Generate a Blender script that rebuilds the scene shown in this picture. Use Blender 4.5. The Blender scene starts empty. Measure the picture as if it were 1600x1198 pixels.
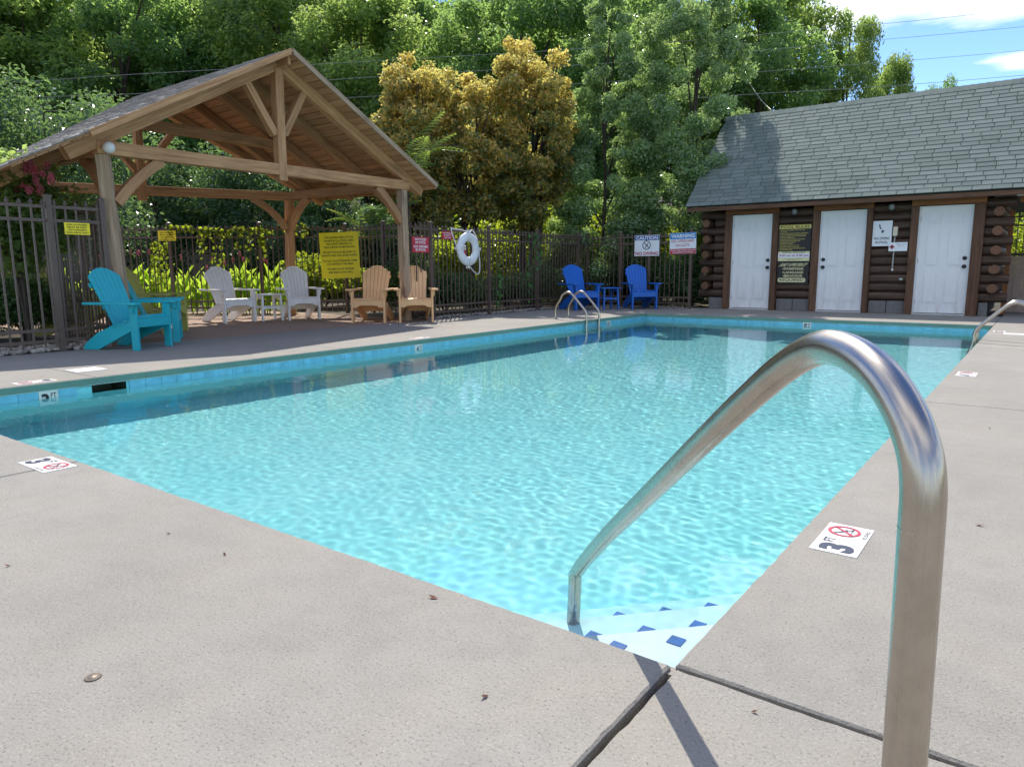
import bpy, math, random
import numpy as np
from mathutils import Vector, Matrix

S = bpy.context.scene
COL = S.collection
R = math.radians
rnd = random.Random(7)
rng = np.random.default_rng(11)

# ------------------------------------------------------------------ camera
cd = bpy.data.cameras.new('camera'); cam = bpy.data.objects.new('camera', cd); COL.objects.link(cam); S.camera = cam
CR, CU, CF = Vector((0.8036, 0.5951, -0.0049)), Vector((-0.0901, 0.1299, 0.9874)), Vector((-0.5882, 0.7931, -0.1580))
CP = Vector((0.6215, -1.4695, 0.918))
FPX = 1119.06
cam.matrix_world = Matrix(((CR.x, CU.x, -CF.x, CP.x), (CR.y, CU.y, -CF.y, CP.y), (CR.z, CU.z, -CF.z, CP.z), (0, 0, 0, 1)))
cd.sensor_width = 36; cd.lens = FPX / 1600 * 36; cd.clip_start = 0.05; cd.clip_end = 600

def at(px, py, d):
    """point of the place seen at photo pixel (px, py) at distance d along the view axis"""
    return CP + (CF + CR * ((px - 800) / FPX) - CU * ((py - 599) / FPX)) * d

# ------------------------------------------------------------------ sky, sun, exposure
SUN = Vector((-0.47, 0.57, 1.0)).normalized()
W = bpy.data.worlds.new('World'); S.world = W; W.use_nodes = True
nt = W.node_tree; nt.nodes.clear()
def wn(t, **k):
    n = nt.nodes.new(t)
    for a, b in k.items(): setattr(n, a, b)
    return n
sky = wn('ShaderNodeTexSky', sky_type='NISHITA', sun_disc=False)
sky.sun_elevation = math.asin(SUN.z); sky.sun_rotation = math.atan2(SUN.x, SUN.y); sky.dust_density = 0.1; sky.ozone_density = 3.0
hs = wn('ShaderNodeHueSaturation'); hs.inputs['Saturation'].default_value = 1.2; hs.inputs['Value'].default_value = 0.86; hs.inputs['Hue'].default_value = 0.512
tc = wn('ShaderNodeTexCoord'); sep = wn('ShaderNodeSeparateXYZ'); mx = wn('ShaderNodeMath', operation='MAXIMUM'); mx.inputs[1].default_value = 0.06
dx = wn('ShaderNodeMath', operation='DIVIDE'); dy = wn('ShaderNodeMath', operation='DIVIDE'); cmb = wn('ShaderNodeCombineXYZ')
mp = wn('ShaderNodeMapping'); mp.inputs['Location'].default_value = (8.04, -0.21, 0)
no = wn('ShaderNodeTexNoise'); no.inputs['Scale'].default_value = 0.75; no.inputs['Detail'].default_value = 7; no.inputs['Roughness'].default_value = 0.52
rp = wn('ShaderNodeValToRGB'); rp.color_ramp.elements[0].position = 0.49; rp.color_ramp.elements[1].position = 0.60
mix = wn('ShaderNodeMix', data_type='RGBA'); mix.inputs['B'].default_value = (6.0, 6.1, 6.4, 1)
bg = wn('ShaderNodeBackground'); bg.inputs['Strength'].default_value = 0.15
wo = wn('ShaderNodeOutputWorld'); L = nt.links.new
L(tc.outputs['Generated'], sep.inputs[0]); L(sep.outputs['Z'], mx.inputs[0])
L(sep.outputs['X'], dx.inputs[0]); L(mx.outputs[0], dx.inputs[1]); L(sep.outputs['Y'], dy.inputs[0]); L(mx.outputs[0], dy.inputs[1])
L(dx.outputs[0], cmb.inputs[0]); L(dy.outputs[0], cmb.inputs[1]); L(cmb.outputs[0], mp.inputs[0]); L(mp.outputs[0], no.inputs['Vector'])
L(no.outputs['Fac'], rp.inputs[0]); L(rp.outputs[0], mix.inputs['Factor']); L(sky.outputs[0], hs.inputs['Color']); L(hs.outputs[0], mix.inputs['A'])
L(mix.outputs['Result'], bg.inputs[0]); L(bg.outputs[0], wo.inputs[0])
sl = bpy.data.lights.new('sun', 'SUN'); sl.energy = 3.5; sl.angle = R(0.5); sl.color = (1.0, 0.95, 0.87)
so = bpy.data.objects.new('sun', sl); COL.objects.link(so); so.rotation_euler = SUN.to_track_quat('Z', 'Y').to_euler(); so.location = (-10, 12, 30)
sl.cycles.is_caustics_light = True
S.view_settings.view_transform = 'Standard'; S.view_settings.look = 'None'; S.view_settings.gamma = 1; S.view_settings.use_curve_mapping = False
S.view_settings.exposure = 0.80
S.render.engine = 'CYCLES'
cy = S.cycles
cy.use_denoising = True; cy.max_bounces = 10; cy.diffuse_bounces = 4; cy.glossy_bounces = 4; cy.transmission_bounces = 8; cy.transparent_max_bounces = 8
cy.caustics_refractive = True; cy.caustics_reflective = False; cy.sample_clamp_indirect = 6

# ------------------------------------------------------------------ materials
MATS = {}
class NT:
    def __init__(s, name):
        s.m = bpy.data.materials.new(name); s.m.use_nodes = True; s.t = s.m.node_tree; s.t.nodes.clear()
        s.out = s.n('ShaderNodeOutputMaterial')
    def n(s, t, inp=None, **k):
        n = s.t.nodes.new(t)
        for a, b in k.items(): setattr(n, a, b)
        for a, b in (inp or {}).items():
            if hasattr(b, 'node'): s.t.links.new(b, n.inputs[a])
            elif isinstance(b, tuple) and len(b) == 3 and n.inputs[a].type == 'RGBA': n.inputs[a].default_value = (*b, 1)
            else: n.inputs[a].default_value = b
        return n
    def noise(s, vec, scale, detail=3, rough=.5):
        return s.n('ShaderNodeTexNoise', {'Vector': vec, 'Scale': scale, 'Detail': detail, 'Roughness': rough}).outputs['Fac']
    def ramp(s, fac, *stops):
        r = s.n('ShaderNodeValToRGB', {'Fac': fac}); e = r.color_ramp.elements
        while len(e) < len(stops): e.new(.5)
        for x, (p, c) in zip(e, stops): x.position = p; x.color = (*c, 1) if isinstance(c, tuple) else (c, c, c, 1)
        return r.outputs['Color']
    def mixc(s, fac, a, b, mode='MIX'):
        return s.n('ShaderNodeMix', {'Factor': fac, 'A': a, 'B': b}, data_type='RGBA', blend_type=mode).outputs['Result'] if False else s._mix(fac, a, b, mode)
    def _mix(s, fac, a, b, mode):
        n = s.t.nodes.new('ShaderNodeMix'); n.data_type = 'RGBA'; n.blend_type = mode
        for idx, v in ((0, fac), (6, a), (7, b)):
            if hasattr(v, 'node'): s.t.links.new(v, n.inputs[idx])
            elif isinstance(v, tuple): n.inputs[idx].default_value = (*v, 1)
            else: n.inputs[idx].default_value = v
        return n.outputs[2]
    def coord(s, kind='Object', scale=(1, 1, 1)):
        t = s.n('ShaderNodeTexCoord').outputs[kind]
        return s.n('ShaderNodeMapping', {'Vector': t, 'Scale': scale}).outputs[0]
    def wpos(s):
        return s.n('ShaderNodeNewGeometry').outputs['Position']
    def bump(s, h, strength=.3, dist=.01):
        return s.n('ShaderNodeBump', {'Height': h, 'Strength': strength, 'Distance': dist}).outputs[0]
    def pbr(s, **k):
        names = {'color': 'Base Color', 'rough': 'Roughness', 'metal': 'Metallic', 'normal': 'Normal', 'spec': 'Specular IOR Level'}
        b = s.n('ShaderNodeBsdfPrincipled', {names[a]: v for a, v in k.items()})
        return b.outputs[0]
    def done(s, sh):
        s.t.links.new(sh, s.out.inputs['Surface']); return s.m

def plain(name, c, rough=.6, var=.12, scale=6, metal=0., spec=.5, bump=0., bscale=60):
    if name in MATS: return MATS[name]
    t = NT(name); p = t.wpos(); f = t.noise(p, scale, 4)
    lo = tuple(x * (1 - var) for x in c); hi = tuple(min(1, x * (1 + var)) for x in c)
    k = dict(color=t.ramp(f, (.3, lo), (.7, hi)), rough=rough, metal=metal, spec=spec)
    if bump: k['normal'] = t.bump(t.noise(p, bscale, 3), bump, .004)
    MATS[name] = t.done(t.pbr(**k)); return MATS[name]

def wood(name, dark, light, blotch=None, rough=.75, sx=1.6, sy=26, fig=.5):
    t = NT(name); uv = t.coord('UV', (sx, sy, 1)); uv2 = t.coord('UV', (1.3, 5, 1))
    rv = t.n('ShaderNodeObjectInfo').outputs['Random']
    g = t.noise(uv, 1.0, 6, .62); c = t.ramp(g, (.32, dark), (.68, light))
    b = t.noise(uv2, 1.0, 2); c = t.mixc(t.ramp(b, (.60, 0.), (.74, fig)), c, blotch or tuple(x * .45 for x in dark))
    val = t.n('ShaderNodeMapRange', {'Value': rv, 'To Min': .82, 'To Max': 1.15}).outputs[0]
    h = t.n('ShaderNodeHueSaturation', {'Color': c, 'Value': val}).outputs[0]
    MATS[name] = t.done(t.pbr(color=h, rough=rough, spec=.25, normal=t.bump(g, .5, .003))); return MATS[name]

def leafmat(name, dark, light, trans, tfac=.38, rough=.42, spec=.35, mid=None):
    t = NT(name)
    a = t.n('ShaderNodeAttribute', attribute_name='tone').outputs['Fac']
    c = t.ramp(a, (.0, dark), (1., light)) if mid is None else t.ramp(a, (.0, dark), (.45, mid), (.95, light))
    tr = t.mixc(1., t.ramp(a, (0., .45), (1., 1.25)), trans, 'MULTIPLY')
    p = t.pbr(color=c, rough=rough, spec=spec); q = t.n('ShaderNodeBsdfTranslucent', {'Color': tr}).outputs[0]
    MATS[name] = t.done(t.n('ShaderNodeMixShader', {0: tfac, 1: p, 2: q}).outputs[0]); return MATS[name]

def concrete(name, c, var=.13, stain=.24):
    t = NT(name); p = t.wpos()
    lo = t.noise(p, .9, 5, .6); c1 = t.ramp(lo, (.30, tuple(x * (1 - var) for x in c)), (.70, tuple(x * (1 + var) for x in c)))
    st = t.noise(p, 3.2, 6, .68); c2 = t.mixc(t.ramp(st, (.56, 0.), (.76, stain)), c1, tuple(x * .52 for x in c))
    md = t.noise(p, 7.5, 5, .7); c2 = t.mixc(t.ramp(md, (.35, .30), (.55, 0.)), c2, tuple(x * .72 for x in c))
    c2 = t.mixc(t.ramp(t.noise(p, 1.7, 4, .6), (.45, 0.), (.65, .5)), c2, (c[0] * 1.04, c[1] * .99, c[2] * .90))
    sp = t.noise(p, 135, 3, .75); c3 = t.mixc(t.ramp(sp, (.28, .85), (.45, 0.)), c2, (.06, .054, .048))
    c4 = t.mixc(t.ramp(t.noise(p, 150, 3, .7), (.56, 0.), (.70, .26)), c3, (.66, .62, .56))
    br = t.noise(t.n('ShaderNodeMapping', {'Vector': p, 'Scale': (16, 230, 1)}).outputs[0], 1, 3, .6)
    hsum = t.n('ShaderNodeMath', {0: sp, 1: t.n('ShaderNodeMath', {0: br, 1: .3}, operation='MULTIPLY').outputs[0]}, operation='ADD').outputs[0]
    MATS[name] = t.done(t.pbr(color=c4, rough=.85, spec=.3, normal=t.bump(hsum, .7, .004))); return MATS[name]

CONC = concrete('concrete', (.268, .250, .216))
BROWN = concrete('brown_concrete', (.32, .225, .165), .10, .3)
GREENC = concrete('green_coping', (.15, .29, .235), .12, .3)
t = NT('plaster'); p = t.wpos()
PLAST = t.done(t.pbr(color=t.ramp(t.noise(p, 2.2, 5, .6), (.3, (.225, .66, .69)), (.7, (.262, .695, .72))), rough=.7, spec=.3)); MATS['plaster'] = PLAST
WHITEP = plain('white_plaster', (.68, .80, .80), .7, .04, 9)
TILEB = plain('pool_tile_blue', (.15, .50, .64), .22, .18, 9)
GROUT = plain('grout', (.55, .62, .60), .8, .1, 30)
STEPT = plain('step_tile_blue', (.010, .115, .37), .25, .12, 20)
TILEW = plain('marker_white', (.74, .71, .66), .4, .07, 12)
INK = plain('ink_navy', (.025, .035, .06), .5, .1)
INKR = plain('ink_red', (.45, .035, .06), .5, .1)
BLACK = plain('ink_black', (.012, .012, .012), .5, .1)
SKIM = plain('skimmer_plastic', (.05, .06, .035), .5, .3, 20)
STEEL = None
t = NT('stainless_steel'); uv = t.coord('UV', (3, 140, 1)); g = t.noise(uv, 1, 3, .6); pn = t.noise(t.wpos(), 22, 4, .6)
STEEL = t.done(t.pbr(color=t.mixc(t.ramp(pn, (.5, 0.), (.75, .35)), (.46, .415, .36), (.28, .24, .20)), metal=1., rough=t.ramp(g, (.3, .20), (.7, .36)), normal=t.bump(g, .06, .002)))
TIMB = wood('pavilion_timber', (.31, .155, .070), (.58, .335, .165), (.085, .055, .038))
TIMBG = wood('weathered_timber', (.26, .18, .112), (.54, .40, .27), (.08, .055, .04), fig=.6)
PLANK = wood('ceiling_plank', (.34, .18, .085), (.56, .32, .165), (.17, .085, .04), sx=1.2, sy=14, fig=.35)
LOGM = wood('log_stain', (.048, .029, .021), (.115, .070, .049), (.025, .014, .010), rough=.5)
LOGE = wood('log_end', (.11, .055, .032), (.19, .098, .058), (.05, .025, .016), sx=14, sy=14)
TRIM = wood('door_trim', (.075, .037, .021), (.17, .088, .050), (.03, .016, .010), rough=.6)
LINT = wood('lintel_trim', (.17, .068, .024), (.29, .125, .048), (.06, .03, .015), rough=.55)
BLOCK = plain('grey_block', (.16, .155, .15), .9, .15, 14, bump=.3)
t = NT('door_white'); p = t.wpos(); z_ = t.n('ShaderNodeSeparateXYZ', {'Vector': p}).outputs['Z']
gr = t.n('ShaderNodeMath', {0: t.ramp(t.noise(t.n('ShaderNodeMapping', {'Vector': p, 'Scale': (9, 9, 2.5)}).outputs[0], 1, 5, .65), (.42, 0.), (.75, 1.)), 1: t.n('ShaderNodeMapRange', {'Value': z_, 'From Min': .02, 'From Max': .7, 'To Min': .75, 'To Max': .12}).outputs[0]}, operation='MULTIPLY').outputs[0]
DOORW = t.done(t.pbr(color=t.mixc(gr, (.77, .78, .78), (.50, .47, .42)), rough=.45, spec=.4))
DARK = plain('dark_void', (.012, .010, .009), .9)
IRON = plain('bronze_iron', (.105, .072, .056), .42, .2, 30)
BLKM = plain('black_metal', (.018, .018, .018), .4)
PLW = plain('white_plastic', (.72, .71, .68), .4, .05)
PLWS = plain('white_seat', (.86, .84, .80), .45, .05)
TEAL = plain('teal_plastic', (.010, .43, .50), .42, .06, 4)
OLIVE = plain('olive_plastic', (.42, .42, .10), .45, .08, 4)
ORANG = plain('tan_plastic', (.80, .47, .22), .45, .06, 4)
BLUEP = plain('blue_plastic', (.006, .12, .50), .4, .06, 4)
YELS = plain('sign_yellow', (.90, .74, .012), .4, .05)
REDS = plain('sign_red', (.52, .03, .055), .4, .06)
WHS = plain('sign_white', (.75, .78, .80), .4, .04)
BLS = plain('sign_blue', (.03, .24, .55), .4, .06)
NVS = plain('sign_navy', (.02, .09, .30), .4, .06)
CRM = plain('sign_cream', (.70, .66, .36), .4, .05)
YLM = plain('sign_pale_yellow', (.66, .56, .13), .4, .05)
RINGM = plain('ring_white', (.72, .75, .77), .5, .05)
ROPE = plain('rope_white', (.72, .71, .66), .8, .1, 60)
TANV = plain('tan_vinyl', (.42, .30, .23), .5, .04)
SOIL = plain('leaf_litter', (.05, .042, .022), .95, .5, 2.2, bump=.6, bscale=14)
MULCH = plain('mulch', (.07, .055, .03), .95, .5, 5, bump=.6, bscale=30)
STONE = plain('pale_stone', (.36, .32, .27), .85, .35, 12)
BARK = wood('bark', (.035, .028, .022), (.10, .082, .066), sx=4, sy=9, rough=.9)
PINKF = plain('pink_petal', (.72, .20, .27), .6, .3, 20)
WIRE = plain('wire_grey', (.34, .34, .32), .6)
ORNM = plain('drift_leaf', (.14, .05, .025), .7, .4, 60)

def shinglemat(name, a, b):
    t = NT(name); p = t.wpos(); rv = t.n('ShaderNodeObjectInfo').outputs['Random']
    at_ = t.n('ShaderNodeAttribute', attribute_name='tone').outputs['Fac']
    v = t.n('ShaderNodeMath', {0: rv, 1: at_}, operation='ADD').outputs[0]; v = t.n('ShaderNodeMath', {0: v}, operation='FRACT').outputs[0]
    c = t.ramp(v, (0., a), (1., b)); sp = t.noise(p, 160, 2, .7)
    c = t.mixc(t.ramp(sp, (.35, .5), (.55, 0.)), c, tuple(x * .45 for x in a))
    c = t.mixc(t.ramp(t.noise(p, 1.2, 4, .6), (.5, 0.), (.75, .3)), c, tuple(x * .6 for x in a))
    MATS[name] = t.done(t.pbr(color=c, rough=.9, spec=.3, normal=t.bump(sp, .6, .004))); return MATS[name]
SHG = shinglemat('green_grey_shingle', (.140, .175, .155), (.200, .236, .212))
SHB = shinglemat('brown_grey_shingle', (.20, .185, .165), (.33, .31, .28))

# ------------------------------------------------------------------ mesh helpers
def wloc(o):
    v = Vector((0, 0, 0))
    while o: v += o.location; o = o.parent
    return v

class MB:
    def __init__(s): s.v, s.f, s.uv = [], [], []
    def add(s, vs, fs, uvs=None):
        b = len(s.v); s.v += [tuple(x) for x in vs]
        for i, f in enumerate(fs):
            s.f.append(tuple(b + k for k in f))
            s.uv += uvs[i] if uvs else [(vs[k][0] + vs[k][2] * .7, vs[k][1] + vs[k][2] * .7) for k in f]
        return s
    def beam(s, p0, p1, w, h, up=(0, 0, 1)):
        p0, p1 = Vector(p0), Vector(p1); d = p1 - p0; ln = d.length; d /= ln; up = Vector(up)
        if abs(d.dot(up)) > .99: up = Vector((1, 0, 0))
        sx = d.cross(up).normalized(); sz = sx.cross(d)
        a, b = sx * w / 2, sz * h / 2
        vs = [p0 - a - b, p0 + a - b, p0 + a + b, p0 - a + b, p1 - a - b, p1 + a - b, p1 + a + b, p1 - a + b]
        fs = [(0, 4, 5, 1), (1, 5, 6, 2), (2, 6, 7, 3), (3, 7, 4, 0), (0, 1, 2, 3), (5, 4, 7, 6)]
        u, v = rnd.uniform(0, 50), rnd.uniform(0, 50); uv = []
        for k, x in enumerate((w, h, w, h)):
            uv.append([(u, v), (u + ln, v), (u + ln, v + x), (u, v + x)]); v += x
        uv += [[(u, v), (u, v + w), (u + h, v + w), (u + h, v)]] * 2
        return s.add(vs, fs, uv)
    def box(s, c, d, rz=0):
        c = Vector(c); m = Matrix.Rotation(rz, 3, 'Z')
        ax = max(range(3), key=lambda i: d[i]); e = [Vector((1, 0, 0)), Vector((0, 1, 0)), Vector((0, 0, 1))]
        o = [i for i in range(3) if i != ax]; dirv = m @ e[ax]; up = m @ e[o[1]]
        return s.beam(c - dirv * d[ax] / 2, c + dirv * d[ax] / 2, d[o[0]], d[o[1]], up)
    def tube(s, pts, r, n=8, cap=True):
        pts = [Vector(p) for p in pts]; rs = r if isinstance(r, (list, tuple)) else [r] * len(pts)
        vs, fs, uv = [], [], []; u = rnd.uniform(0, 9); prev = None; us = []
        for i, p in enumerate(pts):
            d = ((pts[min(i + 1, len(pts) - 1)] - p).normalized() + (p - pts[max(i - 1, 0)]).normalized()).normalized()
            if prev is None:
                prev = d.cross(Vector((.3, .2, 1)) if abs(d.z) < .9 else Vector((1, .1, 0))).normalized()
            x = (prev - d * prev.dot(d)).normalized(); prev = x; y = d.cross(x)
            if i: u += (p - pts[i - 1]).length
            us.append(u)
            vs += [p + (x * math.cos(2 * math.pi * k / n) + y * math.sin(2 * math.pi * k / n)) * rs[i] for k in range(n)]
        for i in range(len(pts) - 1):
            for k in range(n):
                k2 = (k + 1) % n; fs.append((i * n + k, i * n + k2, (i + 1) * n + k2, (i + 1) * n + k))
                c = 2 * math.pi * rs[i] / n
                uv.append([(us[i], k * c), (us[i], (k + 1) * c), (us[i + 1], (k + 1) * c), (us[i + 1], k * c)])
        if cap:
            fs += [tuple(range(n))[::-1], tuple((len(pts) - 1) * n + k for k in range(n))]
            uv += [[(u, 0)] * n, [(u, 0)] * n]
            for q in (-2, -1): uv[q] = [(math.cos(2 * math.pi * k / n) * rs[0], math.sin(2 * math.pi * k / n) * rs[0]) for k in range(n)]
        return s.add(vs, fs, uv)
    def prism(s, poly, o, ux, uy, th):
        """2-D outline POLY laid in the frame (o, ux, uy), thickness th to both sides"""
        o, ux, uy = Vector(o), Vector(ux), Vector(uy); n = ux.cross(uy).normalized() * th / 2; k = len(poly)
        a = [o + ux * x + uy * y for x, y in poly]; vs = [p + n for p in a] + [p - n for p in a]
        fs = [tuple(range(k)), tuple(range(2 * k - 1, k - 1, -1))] + [(k + i, k + (i + 1) % k, (i + 1) % k, i) for i in range(k)]
        uv = [[poly[i] for i in range(k)], [poly[i - k] for i in range(2 * k - 1, k - 1, -1)]] + [[(0, 0), (.1, 0), (.1, .05), (0, .05)]] * k
        return s.add(vs, fs, uv)
    def quad(s, a, b, c, d): return s.add([Vector(x) for x in (a, b, c, d)], [(0, 1, 2, 3)], [[(0, 0), (1, 0), (1, 1), (0, 1)]])
    def lathe(s, prof, c, n=16, axis='Z'):
        c = Vector(c); vs, fs = [], []
        for r_, z in prof:
            for k in range(n):
                a = 2 * math.pi * k / n; x, y = r_ * math.cos(a), r_ * math.sin(a)
                vs.append(c + (Vector((x, y, z)) if axis == 'Z' else Vector((x, z, y)) if axis == 'Y' else Vector((z, x, y))))
        for i in range(len(prof) - 1):
            for k in range(n): fs.append((i * n + k, i * n + (k + 1) % n, (i + 1) * n + (k + 1) % n, (i + 1) * n + k))
        return s.add(vs, fs)
    def mesh(s, name, m):
        me = bpy.data.meshes.new(name); me.from_pydata(s.v, [], s.f)
        uvl = me.uv_layers.new(name='UVMap'); uvl.data.foreach_set('uv', np.array(s.uv, 'f').ravel())
        me.materials.append(m); return me
    def build(s, name, m, parent=None, world=True, smooth=False, bevel=0):
        if world and parent is not None:
            o = wloc(parent); s.v = [(x - o.x, y - o.y, z - o.z) for x, y, z in s.v]
        me = s.mesh(name, m)
        if smooth: me.shade_smooth()
        ob = bpy.data.objects.new(name, me); COL.objects.link(ob); ob.parent = parent
        if bevel:
            b = ob.modifiers.new('bevel', 'BEVEL'); b.width = bevel; b.segments = 1; b.limit_method = 'ANGLE'
        return ob

def tag(o, label=None, cat=None, group=None, kind=None):
    for k, v in (('label', label), ('category', cat), ('group', group), ('kind', kind)):
        if v: o[k] = v
    return o
def thing(name, loc, label, cat, group=None, rz=0):
    o = bpy.data.objects.new(name, None); COL.objects.link(o); o.location = loc; o.rotation_euler = (0, 0, rz); o.empty_display_size = .1
    return tag(o, label, cat, group)
def struct(name, loc=(0, 0, 0)):
    o = bpy.data.objects.new(name, None); COL.objects.link(o); o.location = loc; o['kind'] = 'structure'; return o
def inst(name, me, parent, mat):
    o = bpy.data.objects.new(name, me); COL.objects.link(o); o.parent = parent; o.matrix_basis = mat; return o
def receiver(*os_):
    for o in os_: o.cycles.is_caustics_receiver = True

_tx = {}
def text_geo(s, bold):
    if (s, bold) in _tx: return _tx[(s, bold)]
    cu = bpy.data.curves.new('t', 'FONT'); cu.body = s; cu.size = 1; cu.resolution_u = 3; cu.offset = bold
    ob = bpy.data.objects.new('t', cu); COL.objects.link(ob)
    me = bpy.data.meshes.new_from_object(ob.evaluated_get(bpy.context.evaluated_depsgraph_get()))
    v = np.array([tuple(x.co)[:2] for x in me.vertices]); f = [tuple(q.vertices) for q in me.polygons]
    bpy.data.objects.remove(ob); bpy.data.curves.remove(cu); bpy.data.meshes.remove(me)
    lo, hi = v.min(0), v.max(0); v = (v - (lo + hi) / 2) / (hi - lo); _tx[(s, bold)] = (v, f); return v, f
def put_text(mb, s, o, ux, uy, cx, cy, w, h, bold=.012, slant=0):
    v, f = text_geo(s, bold); o, ux, uy = Vector(o), Vector(ux), Vector(uy)
    mb.add([o + ux * (cx + (x + slant * y) * w) + uy * (cy + y * h) for x, y in v], f)
def disc_ring(mb, o, ux, uy, cx, cy, r0, r1, n=28):
    o, ux, uy = Vector(o), Vector(ux), Vector(uy); vs, fs = [], []
    for k in range(n):
        a = 2 * math.pi * k / n
        for r_ in (r0, r1): vs.append(o + ux * (cx + r_ * math.cos(a)) + uy * (cy + r_ * math.sin(a)))
    for k in range(n): j = (k + 1) % n; fs.append((2 * k, 2 * k + 1, 2 * j + 1, 2 * j))
    mb.add(vs, fs)
def strip(mb, o, ux, uy, pts, w):
    o, ux, uy = Vector(o), Vector(ux), Vector(uy)
    for (x0, y0), (x1, y1) in zip(pts[:-1], pts[1:]):
        l = math.hypot(x1 - x0, y1 - y0); nx, ny = -(y1 - y0) / l * w / 2, (x1 - x0) / l * w / 2
        mb.quad(*[o + ux * a + uy * b for a, b in ((x0 - nx, y0 - ny), (x1 - nx, y1 - ny), (x1 + nx, y1 + ny), (x0 + nx, y0 + ny))])
def rect(mb, o, ux, uy, cx, cy, w, h, rr=0):
    o, ux, uy = Vector(o), Vector(ux), Vector(uy)
    if rr:
        P = []
        for sx, sy, a0 in ((1, 1, 0), (-1, 1, 90), (-1, -1, 180), (1, -1, 270)):
            for k in range(5):
                a = R(a0 + k * 22.5); P.append((cx + sx * (w / 2 - rr) + rr * math.cos(a), cy + sy * (h / 2 - rr) + rr * math.sin(a)))
        mb.add([o + ux * a + uy * b for a, b in P], [tuple(range(len(P)))])
    else: mb.quad(*[o + ux * a + uy * b for a, b in ((cx - w / 2, cy - h / 2), (cx + w / 2, cy - h / 2), (cx + w / 2, cy + h / 2), (cx - w / 2, cy + h / 2))])

def sign(name, label, c, ux, w, h, face, items, group=None, tilt=0, cat='sign'):
    """flat sign: centre c, reading direction ux; items: (kind, material, args...) printed proud of the panel"""
    ux = Vector(ux).normalized(); uy = Vector((0, 0, 1)); n = ux.cross(uy)
    if tilt: ux, uy = ux * math.cos(tilt) + uy * math.sin(tilt), uy * math.cos(tilt) - ux * math.sin(tilt)
    c = Vector(c); T = thing(name, c, label, cat, group)
    MB().prism([(-w / 2, -h / 2), (w / 2, -h / 2), (w / 2, h / 2), (-w / 2, h / 2)], c, ux, uy, .006).build('panel', face, T)
    print_items(T, c + n * .0045, ux, uy, n, items)
    return T
def print_items(T, o, ux, uy, n, items):
    groups = {}
    for it in items:
        lay = 0 if it[0] == 'rect' else 1
        key = (lay, it[1].name); groups.setdefault(key, (it[1], MB()))
        mb = groups[key][1]; oo = o + n * (.0012 * lay)
        if it[0] == 'rect': rect(mb, oo, ux, uy, *it[2:])
        elif it[0] == 'text': put_text(mb, it[2], oo, ux, uy, *it[3:])
        elif it[0] == 'ring': disc_ring(mb, oo, ux, uy, *it[2:])
        elif it[0] == 'strip': strip(mb, oo + n * .0008, ux, uy, it[2], it[3])
    for (lay, nm), (m, mb) in groups.items(): mb.build('color_field' if lay == 0 else 'lettering', m, T)

# ------------------------------------------------------------------ ground
PX0, PL = -6.0, 12.1          # pool: x -6..0, y 0..12.1 ; water level
WL = -0.125
g = struct('ground')
mb = MB(); Z = -0.07
for a in (((-300, -150), (300, 0)), ((-300, PL), (300, 400)), ((-300, 0), (PX0, PL)), ((0, 0), (300, PL))):
    (x0, y0), (x1, y1) = a; mb.quad((x0, y0, Z), (x1, y0, Z), (x1, y1, Z), (x0, y1, Z))
mb.build('soil', SOIL, g)
mb = MB()
for a in (((-19.5, -8), (-8.62, 2.72)), ((-19.5, 2.72), (-14.0, 12)), ((-14.0, 8.45), (-8.62, 17.5)), ((-8.62, 14.25), (-5.75, 20))):
    (x0, y0), (x1, y1) = a; mb.quad((x0, y0, -.012), (x1, y0, -.012), (x1, y1, -.012), (x0, y1, -.012))
mb.build('planting_bed', MULCH, g)
# wooded hillside behind: a rising terrain sheet
hl = MB(); nx_, ny_ = 40, 26; fw = Vector((CF.x, CF.y, 0)).normalized(); rt = Vector((CR.x, CR.y, 0)).normalized()
for j in range(ny_):
    for i in range(nx_):
        s_ = -90 + 180 * i / (nx_ - 1); d_ = 27 + 90 * j / (ny_ - 1)
        p = Vector((CP.x, CP.y, 0)) + fw * d_ + rt * s_
        slope = .27 - .13 * max(0, min(1, (s_ - 2) / 16))
        hl.v.append((p.x, p.y, -.06 + (d_ - 27) * slope + .7 * math.sin(s_ * .21 + 1) * math.sin(d_ * .17) * min(1, (d_ - 27) / 8)))
for j in range(ny_ - 1):
    for i in range(nx_ - 1):
        a = j * nx_ + i; hl.f.append((a, a + 1, a + nx_ + 1, a + nx_)); hl.uv += [(0, 0)] * 4
h = hl.build('hillside', SOIL, None, smooth=True); h['kind'] = 'structure'
def hill(p):
    q = Vector((p.x - CP.x, p.y - CP.y, 0)); d_ = q.dot(fw); s_ = q.dot(rt)
    slope = .27 - .13 * max(0, min(1, (s_ - 2) / 16))
    return -.06 if d_ < 27 else -.06 + (d_ - 27) * slope + .7 * math.sin(s_ * .21 + 1) * math.sin(d_ * .17) * min(1, (d_ - 27) / 8)

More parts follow.
